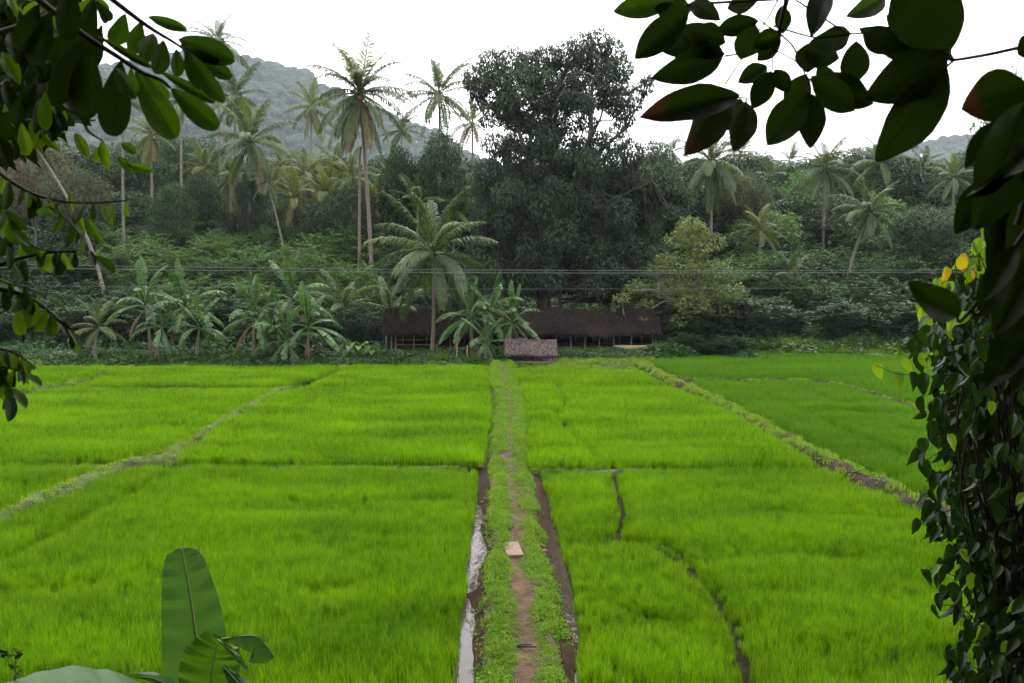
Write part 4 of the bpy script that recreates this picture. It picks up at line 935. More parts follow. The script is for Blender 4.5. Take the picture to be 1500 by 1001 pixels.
LM = [(0, 'the branch-shaded edge'), (48, 'the rusty tree'), (112, 'the grey umbrella tree'), (158, 'the slanting palm trunk'), (182, 'the long bare palm trunk'), (222, 'the palm with orange fronds'), (266, 'the pale straight palm'), (298, 'the low palm between bare trunks'), (323, 'the very tall palm'), (366, 'the creeper-wrapped palm'), (395, 'the dark leaning palm'), (412, 'the yellowish palm'), (455, 'the slim small-crowned palm'), (478, 'the low arching palm'), (514, 'the golden palm'), (540, 'the biggest palm'), (572, 'the small mango dome'), (600, 'the dull upright-fronded palm'), (645, 'the mango tree'), (694, 'the orange-fronded palm by the fig'), (722, 'the bushy tree by the fig'), (780, 'the fig trunk'), (840, 'the shaded side of the fig'), (900, 'the outer limbs of the fig'), (962, 'the dark tree against the fig'), (1010, 'the olive-green tree'), (1043, 'the grey-crowned palm'), (1086, 'the umbrella-shaped tree'), (1114, 'the low yellowish palm'), (1160, 'the curved young palm'), (1207, 'the straight round-crowned palm'), (1245, 'the bent palm'), (1290, 'the level-fronded palm'), (1330, 'the tall dim tree'), (1354, 'the low wide dark tree'), (1395, 'the drooping grey palm'), (1430, 'the tall dark tree'), (1478, 'the thin-leaved edge tree'), (1520, 'the edge behind the climber')]
def near(px): return min(LM, key=lambda q: abs(q[0] - px))[1]
KN = {'mid': 'mid-green', 'deep': 'deep green', 'mango': 'dark domed', 'bright': 'fresh green', 'grey': 'greyish spreading', 'rust': 'rusty', 'airy': 'thin-crowned'}
def tree(label, kind, px, top, Y, wpx, group=None, name='broadleaf_tree', seed=0, mat=None, base=None):
    h, cw, (tm, cm) = VAR[kind]; p = at_y(px, top, Y); bz = float(tz(p[0], Y)) if base is None else base
    t = thing(name, label, 'tree', (p[0], Y, bz - .1), group); a = obj('trunk', tm, t); b = obj('crown', cm, t)
    sx = wpx / F * Y / (2 * cw); sz = (p[2] - bz) / h; rr = random.Random(seed + int(px))
    for o in (a, b): o.scale = (sx, sx, sz); o.rotation_euler = (0, 0, rr.uniform(0, 6.28))
    if mat: remat(b, M[mat])
    return t
TG = 'broadleaf trees standing out of the wood'
tree('dark glossy mango tree with a dense domed crown beside the biggest palm', 'mango', 648, 192, 88, 100, TG, 'mango_tree')
tree('smaller dark dome of leaves attached low beside the mango tree', 'mango', 586, 212, 89, 72, TG, 'mango_tree', 3)
tree('umbrella-shaped greyish tree right of the grey-crowned palm', 'grey', 1086, 244, 93, 100, TG)
tree('fresh green tree with clumpy upright crown before the straight palm', 'bright', 1178, 238, 100, 68, TG)
tree('dark tree pressed against the fig tree on its sky side', 'mid', 962, 196, 88, 80, TG)
tree('low wide dark tree behind the bent palm', 'grey', 1355, 292, 80, 130, TG, mat='mid')
tree('tall thin-leaved tree at the far picture edge above dark leaves', 'airy', 1478, 92, 78, 110, TG)
tree('reddish-brown tree behind the dark branch at the far side', 'rust', 48, 205, 88, 130, TG)
tree('greyish-green umbrella tree behind the slanting palm trunk', 'grey', 112, 232, 84, 110, TG)
tree('dark rounded tree between bare trunks below the hazy hill', 'mango', 292, 250, 96, 72, TG, 'mango_tree', 5)
tree('column of dark creeper leaves around a palm trunk', 'deep', 366, 238, 91.2, 46, TG, 'creeper_tree')
tree('fresh green bushy tree between the straight palm and the umbrella tree', 'bright', 1140, 300, 88, 80, TG, seed=4)
tree('tall dim tree at the foot of the far hazy hill', 'mid', 1325, 236, 112, 70, TG, seed=9)
tree('tall dark tree before the far hill beside the small bushy palm', 'deep', 1420, 214, 104, 90, TG, seed=2)
tree('rounded green tree below the pale small palm by the fig', 'bright', 722, 250, 97, 60, TG, seed=6)
rs = random.Random(77)
BK = 'trees packed in the wood behind the palms'
for i in range(84):
    px = -40 + 1600 * ((i * .6180339) % 1.0); Y = rs.uniform(92, 175)
    top = rs.uniform(238, 292) - (0 if px < 700 else -8)
    if 400 < px < 560: top += 26
    kd = rs.choice(['mid', 'deep', 'deep', 'mango', 'mid', 'mango', 'airy', 'bright']); tree(f'{KN[kd]} tree packed in the wood beyond {near(px)}', kd, px, top, Y, rs.uniform(100, 150) * 110 / Y, BK, seed=i)

BK2 = 'low trees between the palm trunks'
for i in range(52):
    px = -30 + 1590 * ((i * .6180339 + .31) % 1.0); Y = rs.uniform(88, 120)
    if 690 < px < 960: continue
    kd = rs.choice(['mid', 'deep', 'mango', 'mid', 'grey', 'bright']); tree(f'low {KN[kd]} tree standing among trunks beside {near(px)}', kd, px, rs.uniform(258, 326), Y, rs.uniform(75, 110), BK2, seed=i + 300)

BK3 = 'dark tall trees walling the thicket behind the palms'
for i in range(30):
    px = -30 + 1590 * ((i * .6180339 + .11) % 1.0); Y = rs.uniform(104, 124)
    if 690 < px < 950: continue
    kd = rs.choice(['deep', 'mango', 'mid', 'deep']); tree(f'tall dark {KN[kd]} tree walling the thicket behind {near(px)}', kd, px, rs.uniform(192, 236) if px < 320 else rs.uniform(226, 258) if px < 700 else rs.uniform(212, 254), Y, rs.uniform(105, 150), BK3, seed=i + 600)

BK4 = 'dark trees closing the view to the foot of the hill'
for i, px in enumerate(list(range(128, 345, 27)) + list(range(352, 580, 30)) + [968, 1010, 1066, 1110, 1236, 1262, 1300, 1370]):
    kd = ['deep', 'mango', 'mid'][i % 3]; top = rs.uniform(196, 222) if px < 300 else rs.uniform(224, 248) if px < 600 else rs.uniform(214, 246)
    tree(f'{KN[kd]} tree closing the view below the hill behind {near(px)}', kd, px + rs.uniform(-6, 6), top, rs.uniform(122, 134), rs.uniform(92, 128), BK4, seed=i + 800)

# the great fig: clumps read along its crown, each at its own depth
def fig():
    Y0 = 72.0; r = np.random.RandomState(12); up = [(700,115,24),(720,95,26),(750,92,28),(782,95,28),(726,138,26),(700,148,14),(765,122,32),(802,86,25),(832,80,26),(852,66,22),(876,62,24),(897,76,24),(908,100,22),(880,98,26),(850,104,26),(944,126,15),(930,150,13),(742,160,18),(714,176,13),(792,140,27),(786,176,26),(832,140,14),(856,150,18),(876,138,22),(898,150,20),(914,172,18),(902,202,24),(924,222,22),(770,202,28),(803,196,20),(758,224,28),(738,238,26),(716,252,22),(706,268,18),(782,242,34),(822,236,26),(852,244,32),(884,252,32),(912,262,30),(940,262,28),(966,256,24),(700,128,18),(690,120,12),(812,110,16),(860,84,22),(948,118,10)]
    for _ in range(34):
        a_, q_ = r.uniform(0, 6.283), math.sqrt(r.uniform(0, 1)); up.append((822 + 112 * q_ * math.cos(a_), 150 + 72 * q_ * math.sin(a_), r.uniform(12, 19)))
    for _ in range(28): up.append((r.uniform(722, 938), r.uniform(100, 290), r.uniform(13, 21)))
    for _ in range(15): up.append((r.uniform(785, 850), r.uniform(110, 260), r.uniform(12, 20)))
    for _ in range(84):
        up.append((r.uniform(712, 962), r.uniform(275, 420), r.uniform(17, 31)))
    for _ in range(12): up.append((r.uniform(696, 724), r.uniform(275, 425), r.uniform(13, 22)))
    for _ in range(12): up.append((r.uniform(950, 1002), r.uniform(258, 345), r.uniform(13, 22)))
    for _ in range(26): up.append((r.uniform(775, 915), r.uniform(230, 305), r.uniform(14, 24)))
    for _ in range(12): up.append((r.uniform(860, 930), r.uniform(390, 450), r.uniform(16, 24)))
    for _ in range(8): up.append((r.uniform(700, 780), r.uniform(390, 425), r.uniform(14, 22)))
    bx, bz = at_y(799, 440, Y0)[0], float(tz(2, Y0)); O = np.array([bx, Y0, bz]); cl_ = []
    for a, b, q in up:
        spread = 4.6 * (1 - abs(a - 825) / 190) if b > 100 else 2.2
        Y = Y0 + r.uniform(-1, 1) * max(.8, spread); rad = q / F * Y
        cl_.append((at_y(a, b, Y) - O, (rad, rad, rad * .95)))
    def L3(pl, dy=0): 
        n = len(pl); return [at_y(a, b, Y0 + dy * i / max(1, n - 1)) - O for i, (a, b) in enumerate(pl)]
    limbs = [(L3([(797, 462), (797, 420), (799, 370), (802, 330)]), .52, .40), (L3([(800, 350), (792, 300), (780, 250), (762, 200), (738, 150), (720, 118)], -1.5), .24, .06), (L3([(802, 340), (812, 290), (815, 230), (812, 185), (815, 140), (832, 92)], .6), .28, .07),
     (L3([(803, 335), (835, 290), (856, 240), (866, 190), (868, 130), (878, 82)], -.6), .30, .07), (L3([(812, 300), (850, 262), (878, 225), (915, 190), (938, 150)], 1.6), .2, .05), (L3([(799, 355), (765, 320), (738, 285), (712, 262)], 1.2), .2, .05), (L3([(803, 345), (850, 318), (905, 290), (955, 265)], -2), .22, .06), (L3([(868, 200), (880, 170), (898, 120)], 1.5), .11, .04), (L3([(778, 245), (776, 190), (790, 130)], 1.0), .12, .04),
     (L3([(822, 462), (820, 430), (819, 395)], 1.5), .16, .14)]
    t = thing('fig_tree', 'huge dark weeping fig tree towering over the thatched shed', 'tree', O); tm, cm = tree_meshes(cl_, limbs, 0, M['fig'], M['bark_dark'], 31, L=.27, w=.36, dens=14.5, droop=.75, twig=.045)
    obj('trunk', tm, t); obj('crown', cm, t)
fig()
def olive():
    Y0 = 64.5; r = np.random.RandomState(14); up = [(1010,340,30),(985,352,24),(1040,355,30),(1012,328,20),(960,395,24),(1000,388,30),(1040,395,30),(1070,425,30),(930,420,22),(948,448,20),(985,450,24),(1012,445,30),(1052,452,30),(908,436,15),(902,450,10),(925,458,12),(1075,460,24),(1030,475,20),(965,425,24),(990,418,26),(1030,425,30),(1082,440,18),(905,462,8),(945,468,10),(975,380,18),(1022,365,26),(1060,400,22),(1000,470,16),(1060,478,18)]
    bx = at_y(1045, 500, Y0)[0]; bz = float(tz(bx, Y0)); O = np.array([bx, Y0, bz]); cl_ = []
    for a, b, q in up:
        Y = Y0 + r.uniform(-1.6, 1.4) - .4; q *= r.uniform(.62, .95); cl_.append((at_y(a + r.uniform(-5, 5), b, Y) - O, (q / F * Y * 1.1,) * 2 + (q / F * Y * .62,)))
    def L3(pl, dy=0): 
        n = len(pl); return [at_y(a, b, Y0 + dy * i / (n - 1)) - O for i, (a, b) in enumerate(pl)]
    limbs = [(L3([(1045, 515), (1042, 480), (1030, 450)]), .2, .16), (L3([(1030, 452), (1022, 400), (1012, 345)]), .13, .04), (L3([(1036, 470), (1000, 450), (960, 425), (925, 425)], -1.2), .10, .03), (L3([(1038, 475), (1010, 478), (985, 472), (965, 488)], -1.5), .06, .02), (L3([(1035, 462), (1060, 430), (1075, 425)], -.5), .08, .03), (L3([(1020, 455), (975, 440), (940, 462), (905, 466)], -1.6), .06, .02)]
    t = thing('olive_green_tree', 'yellowish olive-green tree spreading over the open end of the shed', 'tree', O); tm, cm = tree_meshes(cl_, limbs, 0, M['olive'], M['bark'], 33, L=.24, w=.45, dens=11, droop=.3)
    obj('trunk', tm, t); obj('crown', cm, t)
olive()

# ------------------------------------------------------------------ shrubs of the thicket
def shrub_mesh(seed, h, mat, nst=9, nwh=7, L=1.25, lw=.075, ll=.21, nlf=11):
    """stems arching out of one root, each carrying whorls of plume-like pinnate sprays"""
    r = np.random.RandomState(seed); g = Geo(); gs = Geo()
    for k in range(nst):
        a = k * 2.39996 + r.uniform(-.3, .3); q = math.sqrt((k + .4) / nst) * h * .36; hh = h * (1.0 - .38 * (k / nst)) * r.uniform(.8, 1)
        P = np.array([[0.08 * math.cos(a), .08 * math.sin(a), -.2], [q * .4 * math.cos(a), q * .4 * math.sin(a), hh * .42], [q * math.cos(a), q * math.sin(a), hh * .80]])
        tube(gs, P, [.035, .025, .01], 5, cap=False)
        for lev in (1.0, .72, .45):
            b0 = np.array([np.interp(lev * 2, [0, 1, 2], P[:, c]) for c in range(3)])
            for w in range(nwh if lev == 1 else nwh - 2):
                an = w * 6.283 / nwh + r.uniform(-.4, .4) + k; el = r.uniform(.15, 1.25) if lev == 1 else r.uniform(-.1, .7)
                d = np.array([math.cos(an) * math.cos(el), math.sin(an) * math.cos(el), math.sin(el)])
                s = np.linspace(.10, 1, nlf); Lf = L * r.uniform(.7, 1.15)
                C = b0 + d * (s * Lf)[:, None] + np.array([0, 0, -.42]) * (s ** 2 * Lf)[:, None]
                sd_ = np.cross(d, [0, 0, 1.0]); sd_ /= np.linalg.norm(sd_) + 1e-9; tn = np.clip(r.uniform(.15, .75) + r.normal(0, .1, nlf), 0, 1)
                for sg in (-1, 1):
                    D = sd_ * sg * .85 + d * .6 + np.array([0, 0, -.22]) + r.normal(0, .10, (nlf, 3))
                    cards(g, C, D, np.tile([0, 0, 1.0], (nlf, 1)) + r.normal(0, .2, (nlf, 3)), ll * r.uniform(.85, 1.15, nlf) * (1.1 - .5 * s), lw, tn)
    return gs.mesh('stem', M['bark_dark']), g.mesh('foliage', mat)
SH = [(4.0, shrub_mesh(s, 4.0, M['shrub'])) for s in range(3)]
SHD = [(3.6, shrub_mesh(10 + s, 3.6, M['shrub_deep'], nst=8, nwh=7, L=1.0, lw=.13, ll=.28, nlf=7)) for s in range(3)]
def shrub(label, group, var, x, Y, h, mat=None, seed=0, wide=1.0):
    hh, (sm, fm) = var; z = float(tz(x, Y)); t = thing('leafy_shrub', label, 'shrub', (x, Y, z - .05), group); k = h / hh; rr = random.Random(seed)
    a = obj('stem', sm, t); b = obj('foliage', fm, t); ro = rr.uniform(0, 6.28)
    for o in (a, b): o.scale = (k * wide, k * wide, k); o.rotation_euler = (0, 0, ro)
    if mat: remat(b, M[mat])
rs = random.Random(5); ns = 0
G1 = 'feathery green shrubs massed on the slope below the palms'; G2 = 'broad-leaved shrubs on the slope beyond the bent palm'; G3 = 'dark shrubs filling the shade behind bananas and shed'
for row, Y in enumerate(np.arange(67.5, 97, 3.0)):
    hw = 790 / F * Y
    for k, x in enumerate(np.arange(-hw, hw, 2.9 if Y < 84 else 3.6)):
        xx = x + rs.uniform(-.9, .9); yy = Y + rs.uniform(-1.2, 1.2); px = 750 + xx / yy * F
        if 700 < px < 930 and Y < 90: continue
        h = rs.uniform(3.4, 5.0) * (1.0 if Y < 76 else 1.25); lv = 'low on' if Y < 73 else 'partway up' if Y < 82 else 'high on'; lm = near(px)
        if 150 < px < 570 and Y > 69: shrub(f'feathery green shrub {lv} slope below {lm}', G1, rs.choice(SH), xx, yy, h, seed=ns)
        elif 1050 < px < 1340 and Y < 84: shrub(f'broad-leaved green shrub {lv} slope by {lm}', G2, rs.choice(SHD if Y < 72 else SH + SHD), xx, yy, h * .9, seed=ns)
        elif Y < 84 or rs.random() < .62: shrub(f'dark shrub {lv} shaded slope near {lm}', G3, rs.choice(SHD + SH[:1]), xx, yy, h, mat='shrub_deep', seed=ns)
        ns += 1
G4 = 'low dark shrubs along the foot of the thicket'
for k in range(64):
    px = -40 + 1600 * k / 63 + rs.uniform(-12, 12); Y = rs.uniform(63.2, 66.0)
    if 555 < px < 975: continue
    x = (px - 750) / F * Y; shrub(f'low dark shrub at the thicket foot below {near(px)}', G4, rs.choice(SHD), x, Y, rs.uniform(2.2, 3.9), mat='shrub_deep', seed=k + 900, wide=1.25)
for px, Y, h in ((1010, 60.5, 1.6), (1035, 60.0, 1.5), (1060, 60.3, 1.7), (1085, 60.6, 1.5), (985, 60.8, 1.2), (1000, 63, 2.2), (1045, 63, 2.4)):
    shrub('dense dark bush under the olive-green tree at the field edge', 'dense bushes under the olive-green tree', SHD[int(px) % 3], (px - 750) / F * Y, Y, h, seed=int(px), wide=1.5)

# broad-leaved taro at the shed end
def heart_leaf(name, mat, n=8, m=5, tip=.25, lobe=.18, curl=.18, fold=.16, kind='heart'):
    """unit leaf along +Y, width about 1 across X"""
    s = np.sin(np.linspace(0, 1, n + 1) * math.pi / 2) ** 1.3; u = np.linspace(-1, 1, 2 * (m // 2) + 1)
    if kind == 'heart': w = np.sin(np.clip(s, 0, 1) ** .62 * math.pi) ** .8 * (1 - .25 * s); w /= w.max()
    elif kind == 'obovate': w = np.clip(np.sin(s ** 1.35 * math.pi * .985), 0, 1) ** .5 * (.75 + .25 * s)
    else: w = np.clip(np.sin(s ** .95 * math.pi), 0, 1) ** .78
    w[0] = .03; w[-1] = .015
    Y_, U = np.meshgrid(s, u, indexing='ij'); X = U * w[:, None] * .5
    back = lobe * np.abs(U) ** 1.2 * (1 - Y_) ** 3 if kind == 'heart' else 0
    Z = np.abs(U) * w[:, None] * fold - curl * Y_ ** 2 + .018 * np.sin(Y_ * 16 + U * 2) * np.abs(U)
    V = np.stack([X, Y_ - back, Z], -1).reshape(-1, 3); k = len(u)
    i = np.arange(n)[:, None] * k; j = np.arange(k - 1)[None]
    g = Geo().add(V, np.stack([i + j, i + j + 1, i + j + 1 + k, i + j + k], -1).reshape(-1, 4))
    return g.mesh(name, mat, True)
TARO = heart_leaf('leaf', M['bright'], kind='heart')
for i, (px, py) in enumerate([(526, 516), (545, 520), (512, 522)]):
    Y = 57.6; p = at_y(px, py, Y); r = random.Random(i); z = float(tz(p[0], Y))
    t = thing('taro_plant', 'broad heart-leaved taro plant at the bank near the end of the shed', 'plant', (p[0], Y, z), 'taro plants by the shed end')
    for k in range(9):
        a = k * 2.4; q = r.uniform(.15, .5); hh = r.uniform(.45, .95); g = Geo()
        o = obj('leaf', TARO, t, (q * math.cos(a), q * math.sin(a), hh)); o.scale = (.36, .45, .45); o.rotation_euler = (r.uniform(-.9, -.2), r.uniform(-.3, .3), a - 1.57)
        tube(g, [(0, 0, 0), (q * .5 * math.cos(a), q * .5 * math.sin(a), hh * .6), (q * math.cos(a), q * math.sin(a), hh)], [.018, .014, .01], 5, cap=False); obj('stalk', g.mesh('stalk', M['weed']), t)

# ------------------------------------------------------------------ growth on the banks
def bank(label, n, px0, px1, Y0, Y1, protos, s0, s1, seed, skip=None, cat='ground cover'):
    r = np.random.RandomState(seed); Y = r.uniform(Y0, Y1, n); px = r.uniform(px0, px1, n); x = (px - 750) / F * Y; k = np.ones(n, bool)
    if skip: k = skip(px, Y)
    x, Y = x[k], Y[k]; sc = r.uniform(s0, s1, len(x)) * (1 + .35 * wav(x * .8, Y * .8))
    scatter('ground_cover', np.column_stack([x, Y, tz(x, Y) - .03]), np.clip(sc, .15, 3), protos, label, cat, seed)
bank('rough green creepers and grass on the bank below the banana plants', 3400, -60, 580, 54.2, 60, deep + creep[:2], .6, 1.5, 21)
bank('low weeds and grass on the bank in front of the long shed', 1900, 500, 760, 54.3, 61.2, creep + deep[:2], .6, 1.4, 22)
bank('short pale grass on the clearing around the small hut', 2600, 715, 960, 53.9, 58.5, pale + herb[:1] + grassy, .8, 1.6, 23, lambda a, b: ~((a > 738) & (a < 818) & (b > 56) & (b < 58)), 'grass')
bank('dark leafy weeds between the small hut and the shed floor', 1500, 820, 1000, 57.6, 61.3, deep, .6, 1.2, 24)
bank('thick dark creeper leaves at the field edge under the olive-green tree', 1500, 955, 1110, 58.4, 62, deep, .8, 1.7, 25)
bank('mounded light green creeper covering the bank beyond the darker rice', 3400, 1085, 1560, 58.2, 64.5, creep, .8, 1.9, 26)
bank('dim undergrowth of leafy growth on the slope among the palms', 6500, -80, 1580, 84, 165, [proto(tuft_herb(120 + s, 110, 1.3, 2.0, .30, M['shrub_deep'], .4)) for s in range(3)], .7, 1.7, 28, None, 'undergrowth')  # dark leaf material: shade under the trees is put into the colour
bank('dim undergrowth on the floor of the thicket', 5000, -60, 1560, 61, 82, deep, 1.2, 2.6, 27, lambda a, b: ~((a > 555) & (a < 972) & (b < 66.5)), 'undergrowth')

# ------------------------------------------------------------------ power lines
def wire(label, pl, Y0, Y1, rad):
    a = at_y(pl[0][0], pl[0][1], Y0); b = at_y(pl[1][0], pl[1][1], Y1); s = np.linspace(0, 1, 41); P = a + (b - a) * s[:, None]; P[:, 2] -= .35 * 4 * s * (1 - s)
    g = Geo(); tube(g, P, rad, 5, cap=False); thing('power_line', label, 'power line', (0, 0, 0), 'power lines across the trees', g.mesh('power_line', M['wire']))
wire('thin grey power line, topmost of three crossing before the trees', [(-300, 381), (1800, 391)], 50, 52, .011)
wire('pale power line just below the topmost one', [(-300, 386), (1800, 394)], 50.3, 52.3, .013)
wire('faint lowest power line hanging well below the close pair', [(-300, 413), (1800, 414)], 50, 52, .006)

# ------------------------------------------------------------------ forest on the far hills
def hill_tree(seed, mat):
    r = np.random.RandomState(seed); g = Geo()
    for k in range(10):
        a = k * 2.4; q = 2.6 * math.sqrt((k + .3) / 10); c = np.array([q * math.cos(a), q * math.sin(a), 7.2 - .30 * q * q + r.uniform(-.7, .7)]); rad = r.uniform(1.2, 2.0); n = 150
        u = r.normal(0, 1, (n, 3)); u[:, 2] = np.abs(u[:, 2]) * 1.1 - .25; u /= np.linalg.norm(u, axis=1)[:, None]
        D = np.cross(u, r.normal(0, 1, (n, 3))); P = c + u * rad * np.array([1, 1, .8]) * r.uniform(.86, 1.0, n)[:, None] - D * .2
        cards(g, P, D, u + r.normal(0, .16, (n, 3)), .75, .5, np.clip(r.uniform(.1, .8) + r.normal(0, .08, n), 0, 1))
    tube(g, [(0, 0, -1), (.2, 0, 3), (0, 0, 6.5)], [.3, .22, .12], 6)
    return proto(g.mesh('hill_tree', mat))
HT = [hill_tree(s, m) for s, m in enumerate([M['hill_leaf']] * 4)]
def forest(fn, x0, x1, Y0, Y1, n, label, seed, size=1.0):
    r = np.random.RandomState(seed); x = r.uniform(x0, x1, n); Y = r.uniform(Y0, Y1, n); z = fn(x, Y)
    scatter('hill_forest', np.column_stack([x, Y, z - .5]), size * r.uniform(.6, 1.4, n) * (1 + .25 * (r.uniform(0, 1, n) > .93)), HT, label, 'forest', seed, tilt=.05)
forest(H1, -1130, 200, 668, 1550, 4600, 'hazy forest covering the near hill', 31, 2.7)
forest(H2, 265, 1300, 775, 1800, 4200, 'pale hazy forest on the distant hill', 32, 2.9)
def woods(x, Y): return tz(x, Y)
forest(woods, -150, 190, 150, 262, 1500, 'forest behind the palms at the foot of the hills', 33)

# ------------------------------------------------------------------ near foliage
LF = {'ell': heart_leaf('leaf', M['fg'], 12, 6, kind='ell', curl=.10, fold=.10), 'ell2': heart_leaf('leaf', M['fg'], 12, 6, kind='ell', curl=-.08, fold=.16),
      'obo': heart_leaf('leaf', M['fg'], 12, 6, kind='obovate', curl=.12, fold=.12), 'obo2': heart_leaf('leaf', M['fg'], 12, 6, kind='obovate', curl=.2, fold=.2),
      'heart': heart_leaf('leaf', M['vine'], 9, 5, kind='heart', curl=.22, fold=.14), 'heart2': heart_leaf('leaf', M['vine'], 9, 5, kind='heart', curl=.35, fold=.24)}
CAMP = np.array([0, 0, CAM_H])
def place_leaf(parent, kind, B, T, wd, mat=None, roll=0.0, facing=None):
    """leaf object from base B to tip T (world), width wd in metres, blade turned towards the viewer's side"""
    y = T - B; L = np.linalg.norm(y); y = y / L
    n = (CAMP - (B + T) / 2) if facing is None else np.asarray(facing, float)
    n = n - (n @ y) * y; n /= np.linalg.norm(n) + 1e-9; x = np.cross(y, n)
    c, s = math.cos(roll), math.sin(roll); x, n = x * c + n * s, n * c - x * s
    o = obj('leaf', LF[kind], parent)
    m = Matrix(((x[0] * wd, y[0] * L, n[0] * L, B[0]), (x[1] * wd, y[1] * L, n[1] * L, B[1]), (x[2] * wd, y[2] * L, n[2] * L, B[2]), (0, 0, 0, 1)))
    o.matrix_basis = Matrix.Translation(-Vector(parent.location)) @ m
    if mat: remat(o, M[mat])
    return o
def stem(parent, pl, Ys, r0, r1, name='twig', mat='twig'):
    P = np.array([at_y(a, b, Y) for (a, b), Y in zip(pl, np.linspace(Ys[0], Ys[1], len(pl)))])
    k = np.linspace(0, len(P) - 1, len(P) * 4); Q = np.column_stack([np.interp(k, range(len(P)), P[:, q]) for q in range(3)])
    if len(Q) > 5:
        for _ in range(2): Q[1:-1] = (Q[:-2] + 2 * Q[1:-1] + Q[2:]) / 4
    g = Geo(); tube(g, Q - np.array(parent.location), np.linspace(r0, r1, len(Q)), 6); return obj(name, g.mesh(name, M[mat], True), parent)

# --- branch hanging in at the top against the sky
z8 = lambda a, b: (880 + a / 2.4194, b / 2.4194)
Yt = 1.9
tr = thing('overhanging_branch', 'dark oval-leaved branch hanging into the white sky beside the fig tree', 'branch', at_y(1160, -60, Yt))
TRL = [((262,8),(38,40),80,0),((312,46),(122,212),105,0),((318,8),(418,66),66,0),((425,108),(215,180),112,0),((440,190),(190,282),108,0),((440,195),(300,128),80,0),((492,340),(145,407),118,1),((446,330),(285,556),125,1),((518,362),(468,546),98,0),((560,74),(412,112),70,0),((556,2),(442,30),62,0),((640,20),(648,122),58,0),((640,140),(556,214),56,0),((590,236),(482,300),66,0),((606,252),(538,388),78,0),((616,246),(664,330),60,0),((640,118),(540,172),70,0),((550,90),(492,216),92,0),((800,-40),(748,118),82,0),((885,125),(755,152),84,0),((722,180),(850,205),90,0),((904,145),(886,300),98,0),((1010,-10),(856,66),72,0),((1070,-90),(1240,188),235,0),((1236,205),(922,112),112,0),((1232,212),(950,345),165,0),((1228,236),(984,580),165,0),((735,328),(584,518),118,0),((735,325),(748,522),100,0),((728,262),(665,400),90,0),((738,280),(955,372),112,0),((745,270),(905,402),100,0),((745,150),(735,262),90,0),((500,352),(440,470),72,0),((1240,200),(1005,60),150,0),((930,112),(1060,180),90,0),((190,30),(330,44),90,0),((330,110),(440,150),90,0),((770,230),(820,300),60,0)]
r = random.Random(2)
for i, (b, t, w, br) in enumerate(TRL):
    Y = Yt + r.uniform(-.22, .22); B = at_y(*z8(*b), Y); T = at_y(*z8(*t), Y + r.uniform(-.05, .05))
    place_leaf(tr, r.choice(['ell', 'ell2']), B, T, w * 1.06 / 2.4194 / F * Y, 'fg_brown' if br else ('fg_mid' if w < 90 and r.random() < .4 else None), r.uniform(-.3, .3))
for pl, a, b in [([(655,-60),(660,0),(640,70),(632,118)], .006, .004), ([(300,18),(480,6),(660,-4)], .003, .003), ([(632,118),(680,160),(715,235),(722,262)], .002, .002), ([(600,170),(690,215),(720,250)], .0015, .0015), ([(610,92),(760,138),(880,124)], .002, .002), ([(640,120),(600,100),(560,68)], .002, .0015), ([(626,4),(590,70),(560,110)], .002, .0015), ([(440,200),(500,190)], .0025, .0015), ([(440,300),(480,240),(500,210)], .002, .0015), ([(430,360),(490,345),(520,350)], .002, .0015), ([(520,350),(512,362)], .002, .0015), ([(690,0),(790,66),(880,124),(960,114)], .002, .002), ([(1490,168),(1370,195),(1250,215),(1225,208)], .004, .003), ([(1250,215),(1225,238)], .003, .002), ([(1250,215),(1236,188)], .003, .002), ([(735,325),(728,262)], .002, .002), ([(610,180),(608,250)], .0015, .0015)]:
    stem(tr, [z8(*q) for q in pl], (Yt, Yt), a, b)

# --- big dark leaves at the far edge, close to the viewer
Yr = 1.35
br = thing('near_leafy_branch', 'nearly black big-leaved branch close by at the edge, over the climber', 'branch', at_y(1560, 260, Yr))
BRL = [((1505,125),(1413,160),78,1,0),((1500,150),(1440,335),100,0,.5),((1512,180),(1452,300),90,0,.2),((1452,262),(1398,346),46,0,0),((1500,250),(1440,400),70,0,.3),((1404,464),(1323,408),46,0,0),((1520,340),(1462,520),80,0,.2),((1515,400),(1480,545),80,0,0),((1540,300),(1475,430),90,0,.4),((1500,225),(1404,288),26,0,.9),((1492,250),(1440,330),60,0,0),((1530,200),(1470,330),100,0,0),((1525,60),(1490,80),40,0,0),((1530,450),(1485,580),70,0,0),((1540,230),(1460,250),110,0,0)]
for _ in range(34):
    a, b = r.uniform(1452, 1570), r.uniform(165, 520); a += max(0, abs(b - 300) - 120) * .18; an = r.uniform(-2.6, -1.2); L_ = r.uniform(60, 110)
    BRL.append(((a + 25, b - 25), (a + L_ * math.cos(an) * .6, b - L_ * math.sin(an) * .8), L_ * .52, 0, r.uniform(-.6, .6)))
for b, t, w, bn, ro in BRL:
    Y = Yr + r.uniform(-.15, .35); place_leaf(br, r.choice(['ell', 'ell2']), at_y(*b, Y), at_y(*t, Y + r.uniform(-.06, .06)), w / F * Y, 'fg_brown' if bn else None, ro)
stem(br, [(1560,270),(1500,340),(1450,420),(1404,476),(1402,464)], (Yr, Yr), .004, .002); stem(br, [(1580,80),(1540,180),(1510,260),(1490,330)], (Yr, Yr), .008, .004); stem(br, [(1580,300),(1530,360),(1515,450)], (Yr, Yr), .006, .004)

